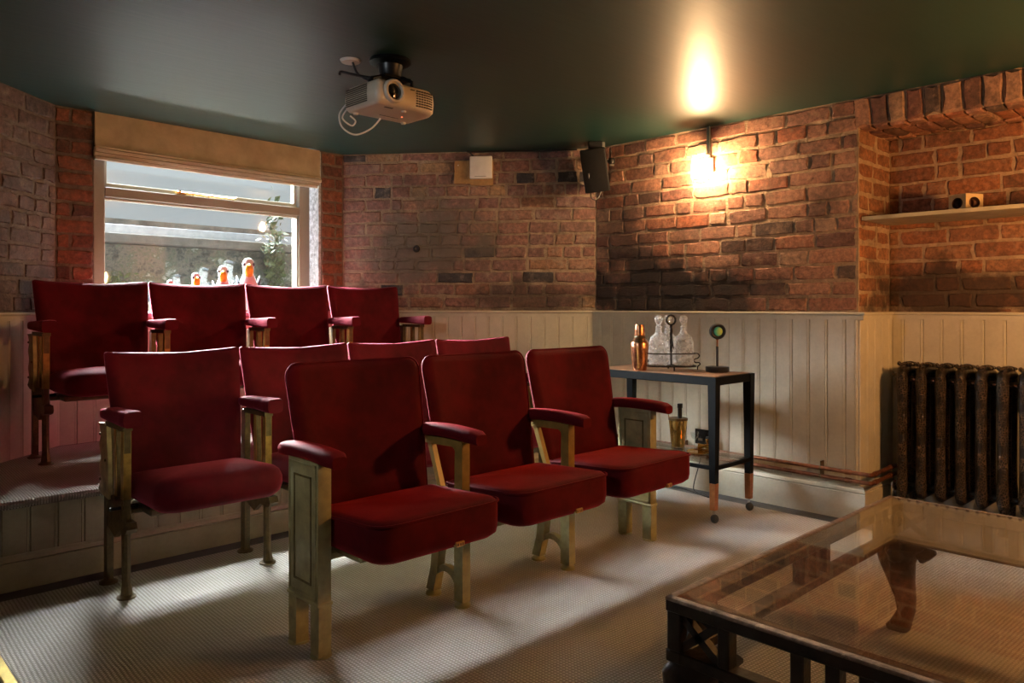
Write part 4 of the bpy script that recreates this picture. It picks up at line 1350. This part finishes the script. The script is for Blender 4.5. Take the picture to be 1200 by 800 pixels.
# ------------------------------------------------------------------ radiator
rd = thing('cast_iron_radiator', 'ornate black cast iron column radiator in the alcove', 'radiator', (4.30, 1.515, 0))
def section():
    mb = MB()
    zt_, zb_ = .792, .11
    for yx, r_ in ((-.085, .024), (.0, .018), (.085, .022)):
        # columns: swelling at the ends
        mb.lathe([(r_ * .9, zb_ + .03), (r_ * 1.15, zb_ + .06), (r_, zb_ + .12), (r_ * .94, .40), (r_, .62), (r_ * 1.12, zt_ - .07), (r_ * .9, zt_ - .035)], 14, (yx, 0, 0))
    # headers linking the columns, crown on top with three lobes
    mb.tube([(-.092, 0, zt_ - .060), (-.080, 0, zt_ - .030), (-.04, 0, zt_ - .020), (.04, 0, zt_ - .020), (.080, 0, zt_ - .030), (.09, 0, zt_ - .060)], [.022, .026, .024, .024, .026, .020], 10)
    for x, r_, dz in ((-.055, .014, .010), (-.015, .020, .012), (.03, .020, .012), (.065, .014, .010)):
        mb.ellipsoid((x, 0, zt_ - .004 + dz * .3), (r_, .030, r_ * .8), 10, 6)
    for y in (-.024, .024):
        mb.ellipsoid((-.055, y, zt_ + .006), (.014, .010, .012), 8, 6)
    mb.tube([(-.088, 0, zb_ + .05), (-.075, 0, zb_ + .025), (.075, 0, zb_ + .025), (.088, 0, zb_ + .05)], .024, 10)
    # nipples to the next section
    for z in (zt_ - .075, zb_ + .055):
        mb.tube([(-.03, -.046, z), (-.03, .046, z)], .016, 10)
    return mb
SP = 0.0905
sec = section().build('section', 'radiator', rd, (0, -.045, 0), smooth=50)
for i in range(1, 11):
    share('section', sec.data, rd, (0, -.045 - i * SP, 0))
nip = MB().rbox(-.047, -.030, -.008, .008, .713, .723, .002, 1).build('tie_nut', 'copper', rd, (0, -.09, 0))
for i in range(1, 10):
    share('tie_nut', nip.data, rd, (0, -.09 - i * SP, 0))
for i in (0, 5, 10):
    MB().lathe([(.030, 0), (.028, .02), (.018, .05), (.020, .12), (.022, .15)], 12, (-.07, -.045 - i * SP, 0)).lathe([(.030, 0), (.028, .02), (.018, .05), (.020, .12), (.022, .15)], 12, (.07, -.045 - i * SP, 0)).build('foot', 'radiator', rd)
MB().tube([(0, -.02, .735), (0, .022, .735)], .008, 8).rbox(-.004, .004, .022, .034, .722, .748, .002, 1).rbox(-.014, .014, .022, .034, .731, .739, .002, 1).build('air_vent', 'dark_iron', rd)
MB().tube([(0, -.02, .165), (0, .022, .165), (0, .03, .13), (0, .03, .013)], .010, 8).build('inlet', 'copper_pipe', rd)
vl = MB().lathe([(.019, .085), (.021, .09), (.021, .155), (.017, .162), (.002, .164)], 18, (0, .030, 0)).build('valve', 'chrome', rd)

# ------------------------------------------------------------------ copper pipes
def pipe(z, label, zr):
    mb = MB()
    x0 = 3.955
    pts = [(x0, 3.30, z + .004), (x0, 2.4, z + .002), (x0, 1.70, z), (x0, NY0 - .075, z), (x0 + .006, NY0 - .088, z), (x0 + .02, NY0 - .094, z), (4.05, NY0 - .094, z + .001), (4.20, NY0 - .094, z + .004), (4.27, NY0 - .094, z + .004), (4.31, NY0 - .100, z + .004), (4.335, NY0 - .12, z + .004), (4.345, NY0 - .16, z + .004)]
    mb.tube(curve(pts, 4), .0105, 10)
    t = thing('copper_pipe', label, 'pipe')
    mb.build('tube', 'copper_pipe', t, smooth=60)
    for p, q in (((x0, 1.655, z), (x0, 1.625, z)), ((x0 + .045, NY0 - .094, z), (x0 + .075, NY0 - .094, z)), ((4.20, NY0 - .094, z + .004), (4.225, NY0 - .094, z + .004))):
        MB().tube([p, q], .0135, 10).build('joint_collar', 'copper_pipe', t, smooth=60)
    return t
for z, lb in ((.249, 'upper of two copper pipes running along the panelling to the radiator'), (.207, 'lower of two copper pipes just above the white skirting')):
    t = pipe(z, lb, 0)
    for y in (1.783, 2.62):
        MB().rbox(3.955, 3.99, y - .004, y + .004, z + .004, z + .036 if z > .22 else z + .030, .001, 1).lathe([(.011, -.005), (.011, .005)], 10, M_=Matrix.Translation((3.955, y, z)) @ Matrix.Rotation(PI / 2, 4, 'X')).build('pipe_clip', 'dark_iron', t)

# ------------------------------------------------------------------ coffee table
TX0, TX1, TY1, TY0, TZ = 1.447, 2.778, 1.011, -0.33, 0.445
tb = thing('coffee_table', 'large low glass topped table with dark wooden lattice sides', 'table', (0, 0, ZF))
TZ -= ZF
fw = .055
top = MB()
for a in ((TX0, TX1, TY1 - fw, TY1), (TX0, TX1, TY0, TY0 + fw)):
    top.rbox(*a, TZ - .034, TZ - .004, .004, 1)
for a in ((TX0, TX0 + fw, TY0, TY1), (TX1 - fw, TX1, TY0, TY1)):
    top.rbox(*a, TZ - .034, TZ - .004, .004, 1)
tf = top.build('top_frame', 'table_wood', tb, smooth=30)
lip = MB()
for a in ((TX0, TX1, TY1 - .020, TY1), (TX0, TX1, TY0, TY0 + .020), (TX0, TX0 + .020, TY0, TY1), (TX1 - .020, TX1, TY0, TY1)):
    lip.rbox(*a, TZ - .012, TZ, .004, 2)
lip.build('raised_lip', 'table_edge', tf, smooth=30)
MB().box(TX0 + .021, TX1 - .021, TY0 + .021, TY1 - .021, TZ - .0035, TZ + .0005).build('glass_top', 'table_glass', tb, smooth=0)
zr0, zr1 = TZ - .145, TZ - .118
rails = MB()
rails.rbox(TX0, TX1, TY1 - .042, TY1 - .002, zr0, zr1, .003, 1).rbox(TX0, TX1, TY0 + .002, TY0 + .042, zr0, zr1, .003, 1)
rails.rbox(TX0 + .002, TX0 + .042, TY0, TY1, zr0, zr1, .003, 1).rbox(TX1 - .042, TX1 - .002, TY0, TY1, zr0, zr1, .003, 1)
rails.build('lower_rail', 'table_wood', tb, smooth=30)
post = {}
def tpost(x, y, wx, wy):
    k = (round(wx, 3), round(wy, 3))
    if k not in post:
        post[k] = MB().rbox(-wx / 2, wx / 2, -wy / 2, wy / 2, zr1 - .002, TZ - .032, .003, 1).build('slat', 'table_wood', tb, (x, y, 0)).data
    else:
        share('slat', post[k], tb, (x, y, 0))
def cross(x, y, dx, dy, L_):
    """X lattice in the corner bay, running along (dx, dy)"""
    h0, h1 = zr1 + .002, TZ - .036
    for a, b in ((h0, h1), (h1, h0)):
        mb = MB()
        n_ = Vector((-dy, dx, 0)) * .010
        for_ = [Vector((x, y, a)), Vector((x + dx * L_, y + dy * L_, b))]
        d_ = (for_[1] - for_[0]).normalized(); u_ = d_.cross(Vector((-dy, dx, 0))) * .009
        mb.loft([[p + n_ + u_, p - n_ + u_, p - n_ - u_, p + n_ - u_] for p in for_])
        mb.build('cross_bar', 'table_wood', tb, smooth=0)
LX, LY = TX1 - TX0, TY1 - TY0
for side in ('x0', 'x1', 'y0', 'y1'):
    along = LY if side[0] == 'x' else LX
    offs = [.016, .145] + ([.308, .378, .442] if side[0] == 'x' else [.62, .69, .76]) + [along - .145, along - .016]
    if side[0] == 'x':
        offs = [.016, .145, .308, .378, .442, along - .442, along - .378, along - .308, along - .145, along - .016]
    for q in offs:
        if side[0] == 'x':
            tpost(TX0 + .022 if side == 'x0' else TX1 - .022, TY1 - q, .036, .028)
        else:
            tpost(TX0 + q, TY1 - .022 if side == 'y1' else TY0 + .022, .028, .036)
cl_ = .100
for xs in (TX0 + .022, TX1 - .022):
    cross(xs, TY1 - .030, 0, -1, cl_); cross(xs, TY0 + .030, 0, 1, cl_)
for ys in (TY1 - .022, TY0 + .022):
    cross(TX0 + .030, ys, 1, 0, cl_); cross(TX1 - .030, ys, -1, 0, cl_)
# cabriole legs
for (x, y, dx, dy) in ((TX0 + .062, TY1 - .062, -1, 1), (TX1 - .062, TY1 - .062, 1, 1), (TX0 + .062, TY0 + .062, -1, -1), (TX1 - .062, TY0 + .062, 1, -1)):
    rings = []
    for z, off, r_ in ((zr0 + .004, -.010, .068), (zr0 - .025, .018, .064), (zr0 - .065, .026, .052), (zr0 - .115, .004, .040), (zr0 - .165, -.024, .030), (zr0 - .205, -.030, .026), (.032, .002, .031), (.012, .018, .036), (0, .018, .033)):
        cx, cy = x + dx * off * .8, y + dy * off * .8
        rings.append([(cx + r_ * math.copysign(abs(math.cos(a * PI / 8)) ** .6, math.cos(a * PI / 8)), cy + r_ * math.copysign(abs(math.sin(a * PI / 8)) ** .6, math.sin(a * PI / 8)), z) for a in range(16)])
    MB().loft(rings).build('leg', 'table_wood', tb, smooth=45)
    for ax in (0, 1):
        sx, sy = (x - dx * .055, y) if ax == 0 else (x, y - dy * .055)
        ex, ey = (x - dx * .105, y) if ax == 0 else (x, y - dy * .105)
        MB().tube([(sx, sy, zr0 - .022), ((sx + ex) / 2, (sy + ey) / 2, zr0 - .012), (ex, ey, zr0 - .002)], [.028, .020, .008], 8).build('knee_bracket', 'table_wood', tb, smooth=45)

# ------------------------------------------------------------------ bar cart
CX0, CX1, CY0, CY1, CZ = 3.365, 3.745, 2.050, 2.86, .745
ct = thing('bar_cart', 'black framed bar cart on copper tipped castor legs', 'cart', (0, 0, ZF))
cz = CZ - ZF
MB().rbox(CX0 + .012, CX1 - .012, CY0 + .012, CY1 - .012, cz - .016, cz, .003, 1).build('top_shelf', 'walnut', ct)
MB().rbox(CX0, CX0 + .020, CY0, CY1, cz - .045, cz - .002, .003, 1).rbox(CX1 - .020, CX1, CY0, CY1, cz - .045, cz - .002, .003, 1).rbox(CX0, CX1, CY1 - .02, CY1, cz - .045, cz - .002, .003, 1).rbox(CX0, CX1, CY0, CY0 + .020, cz - .045, cz - .002, .003, 1).build('top_rail', 'black_frame', ct)
zl = .285
MB().rbox(CX0 + .012, CX1 - .012, CY0 + .012, CY1 - .012, zl + .002, zl + .010, .002, 1).build('lower_shelf', 'clear_glass', ct, smooth=0)
MB().rbox(CX0 + .004, CX0 + .020, CY0, CY1, zl - .020, zl, .002, 1).rbox(CX1 - .020, CX1 - .004, CY0, CY1, zl - .020, zl, .002, 1).rbox(CX0, CX1, CY0, CY0 + .018, zl - .02, zl, .002, 1).rbox(CX0, CX1, CY1 - .018, CY1, zl - .02, zl, .002, 1).build('lower_rail', 'black_frame', ct)
for x in (CX0 + .018, CX1 - .018):
    for y in (CY0 + .018, CY1 - .018):
        def sq(h, z):
            return [(x - h, y - h, z), (x + h, y - h, z), (x + h, y + h, z), (x - h, y + h, z)]
        lg = MB().loft([sq(.0165, .20), sq(.0225, cz - .003)]).build('leg', 'black_frame', ct, smooth=0)
        MB().loft([sq(.0145, .066), sq(.0165, .1995)]).build('copper_tip', 'copper_foot', lg, smooth=0)
        k = MB().tube([(x, y, .066), (x, y, .040)], .007, 8)
        k.build('castor_stem', 'chrome', lg)
        MB().ellipsoid((x, y - .004, .0225), (.021, .021, .0225), 16, 10).build('castor', 'rubber', lg)

# cocktail shaker
t = thing('cocktail_shaker', 'hammered copper cocktail shaker on the bar cart', 'shaker', (3.424, 2.556, CZ))
MB().lathe([(.001, 0), (.036, 0), (.038, .004), (.045, .06), (.049, .115), (.050, .150), (.047, .157), (.030, .176)], 28).build('cup', 'copper', t)
MB().lathe([(.031, .1762), (.033, .180), (.030, .186), (.028, .192)], 28).build('strainer', 'dark_iron', t)
MB().lathe([(.030, .190), (.0305, .196), (.026, .240), (.024, .250), (.001, .251)], 28).build('cap', 'copper', t)

# decanter stand with cut glass decanters
DS = Vector((3.572, 2.452)); DA = math.radians(-43.8)
ds = thing('decanter_stand', 'black wrought wire stand holding cut glass decanters', 'stand', (DS.x, DS.y, CZ), DA)
wr = .0035
fbase = MB()
loop = []
for i in range(36):
    a = 2 * PI * i / 36
    loop.append((.135 * math.copysign(abs(math.cos(a)) ** .7, math.cos(a)), .075 * math.copysign(abs(math.sin(a)) ** .8, math.sin(a)), .022))
fbase.tube(loop, wr * 1.2, 6, closed=True)
fbase.tube([(-.135, 0, .022), (.135, 0, .022)], wr, 6).tube([(0, -.075, .022), (0, .075, .022)], wr, 6)
fbase.build('base_ring', 'black_wire', ds)
MB().tube([(p[0] * 1.0, p[1], .092) for p in loop], wr, 6, closed=True).build('guard_ring', 'black_wire', ds)
for sx in (-1, 1):
    sc_pts = [(sx * .135, 0, .092), (sx * .150, 0, .088), (sx * .156, 0, .076), (sx * .146, 0, .064), (sx * .132, 0, .060), (sx * .126, 0, .050), (sx * .136, 0, .040), (sx * .154, 0, .040), (sx * .160, 0, .030), (sx * .148, 0, .020), (sx * .146, 0, .0)]
    MB().tube(curve(sc_pts, 4), wr, 6).build('scroll', 'black_wire', ds)
MB().tube([(0, -.078, .022), (0, -.082, .012), (0, -.080, .0)], wr * 1.3, 6).tube([(0, .075, .022), (0, .079, .012), (0, .077, .0)], wr * 1.3, 6).build('foot', 'black_wire', ds)
hd_ = MB().tube([(0, 0, .022), (0, 0, .250)], .005, 8)
for i in range(3):
    hd_.tube(curve([(.006 * math.cos(a2 * 1.6 + i * 2.1), .006 * math.sin(a2 * 1.6 + i * 2.1), .10 + a2 * .03) for a2 in range(6)], 4), .003, 6)
hd_.tube(curve([(.006, 0, .16), (.012, -.004, .125), (.022, -.006, .105)], 5), .003, 6)
hd_.build('centre_rod', 'black_wire', ds)
MB().tube([(.024 * math.cos(a * PI / 10), 0, .276 + .026 * math.sin(a * PI / 10)) for a in range(20)], [.0065 if a % 2 else .0048 for a in range(20)], 8, closed=True).build('ring_handle', 'black_wire', ds)
def decanter(x, y, label):
    w = Vector((DS.x + x * math.cos(DA) - y * math.sin(DA), DS.y + x * math.sin(DA) + y * math.cos(DA)))
    t = thing('decanter', label, 'decanter', (w.x, w.y, CZ + .0265), 0, 'cut glass decanters in the wire stand')
    MB().lathe([(.001, 0), (.050, 0), (.054, .005), (.056, .03), (.055, .085), (.052, .130), (.044, .155), (.026, .172), (.018, .184), (.016, .205), (.021, .212), (.014, .214), (.012, .19), (.020, .172), (.040, .150), (.047, .128), (.050, .085), (.050, .03), (.047, .012), (.001, .010)], 24).build('bottle', 'crystal', t, smooth=30)
    MB().lathe([(.009, .200), (.011, .214), (.015, .2165), (.010, .224), (.020, .238), (.024, .252), (.020, .266), (.008, .275), (.001, .276)], 16).build('stopper', 'crystal', t, smooth=30)
decanter(-.070, -.004, 'cut glass decanter standing beside the copper shaker')
decanter(.068, -.004, 'cut glass decanter standing nearest the round lens lamp')
decanter(.0, .100, 'cut glass decanter standing behind the twisted centre rod')

# small round lens lamp
t = thing('lens_lamp', 'small black lamp with round rainbow lens on the cart', 'lamp', (3.668, 2.222, CZ), math.radians(-43.8))
MB().lathe([(.001, 0), (.061, 0), (.063, .003), (.063, .022), (.060, .026), (.001, .026)], 32).build('base', 'black_plastic', t)
MB().lathe([(.0065, .0255), (.0065, .135)], 14).build('pole', 'black_plastic', t)
MB().lathe([(.0048, .135), (.0048, .168), (.008, .170), (.008, .180)], 14).build('neck', 'copper', t)
HM = Matrix.Translation((0, 0, .216)) @ Matrix.Rotation(PI / 2, 4, 'X')
MB().lathe([(.001, -.030), (.030, -.028), (.040, -.018), (.042, .0), (.042, .018), (.036, .026), (.027, .022), (.025, .012)], 30, M_=HM).build('head', 'black_plastic', t)
MB().lathe([(.0255, .014), (.022, .020), (.012, .023), (.001, .024)], 28).build('lens', 'rainbow', t, (0, 0, .216), (PI / 2, 0, 0))
MB().tube(curve([(.0, .062, .010), (.03, .085, .004), (.06, .09, .004)]), .003, 6).build('cable', 'black_plastic', t)

# things on the lower shelf
zs = ZF + zl + .0105
t = thing('ice_bucket', 'tall gold tumbler shaped bucket on the lower cart shelf', 'bucket', (3.665, 2.470, zs))
MB().lathe([(.001, 0), (.036, 0), (.037, .004), (.052, .150), (.053, .158), (.050, .158), (.035, .008), (.001, .008)], 30).build('vessel', 'gold', t)
MB().lathe([(.0525, .148), (.0545, .150), (.0545, .160), (.0525, .161), (.0505, .159)], 30).build('rim', 'dark_iron', t)
t = thing('bottle', 'dark bottle neck standing in the gold bucket', 'bottle', (3.672, 2.462, zs + .009))
MB().lathe([(.001, 0), (.026, 0), (.027, .01), (.027, .10), (.016, .130), (.0125, .150), (.0125, .205), (.015, .208), (.015, .232), (.001, .234)], 20).build('glass', 'black_plastic', t)
t = thing('bar_spoon', 'thin gold stirring spoon leaning in the bucket', 'spoon', (3.645, 2.488, zs + .010))
MB().tube([(.01, -.008, 0), (-.008, .010, .10), (-.026, .030, .225)], .0028, 6).ellipsoid((-.027, .031, .228), (.006, .005, .006), 8, 6).build('rod', 'gold', t)
def jig(x, y, k, label, tip):
    t = thing('jigger', label, 'measure', (x, y, zs + (.0198 * k if tip else 0)), .5)
    if tip: t.rotation_euler = (PI / 2, 0, tip)
    MB().lathe([(.001, .0), (.017 * k, .0), (.010 * k, .028 * k), (.009 * k, .032 * k), (.019 * k, .062 * k), (.018 * k, .062 * k), (.001, .036 * k)], 18).build('cup', 'gold', t)
jig(3.655, 2.335, 1.0, 'gold jigger lying on the lower cart shelf', .6)
jig(3.70, 2.295, .9, 'gold jigger standing on the lower cart shelf', 0)
t = thing('serving_tray', 'small round gold tray on the lower cart shelf', 'tray', (3.60, 2.29, zs))
MB().lathe([(.001, .0), (.062, .0), (.068, .006), (.066, .0075), (.060, .003), (.001, .003)], 28).build('dish', 'gold', t)
t = thing('liqueur_glass', 'tiny stemmed glass on the lower cart shelf', 'glass', (3.70, 2.385, zs))
MB().lathe([(.022, 0), (.022, .002), (.003, .006), (.003, .040), (.020, .060), (.022, .085), (.021, .085), (.018, .062), (.001, .046)], 18).build('bowl', 'clear_glass', t)

# ------------------------------------------------------------------ socket and floor cable by the cart
t = thing('wall_socket', 'black double wall socket on the panelling behind the cart', 'socket', (3.990, 2.490, .318))
MB().rbox(-.008, .0, -.074, .074, -.044, .044, .002, 1).build('plate', 'socket', t)
for y in (-.036, .036):
    MB().rbox(-.010, -.007, y + (.010), y + .022, .012, .030, .001, 1).build('rocker', 'chrome', t)
    mbk = MB()
    for dy, dz in ((0, -.006), (-.011, -.024), (.011, -.024)):
        mbk.box(-.0088, -.0075, y + dy - .003, y + dy + .003, dz - .004, dz + .004)
    mbk.build('pin_hole', 'black_plastic', t, smooth=0)
MB().rbox(-.040, -.008, -.060, -.016, -.034, .010, .006, 2).build('plug', 'black_plastic', t)
MB().rbox(-.012, -.0075, .018, .050, -.024, -.008, .001, 1).build('usb_module', 'chrome', t)
fc = MB().tube(curve([(3.945, 2.475, .285), (3.92, 2.50, .15), (3.90, 2.52, .02), (3.86, 2.43, .016), (3.80, 2.36, .017), (3.875, 2.60, .0165), (3.80, 2.75, .016)]), .0035, 6)
tag(fc.build('floor_cable', 'black_plastic'), 'thin black cable curling on the floor under the cart', 'cable')
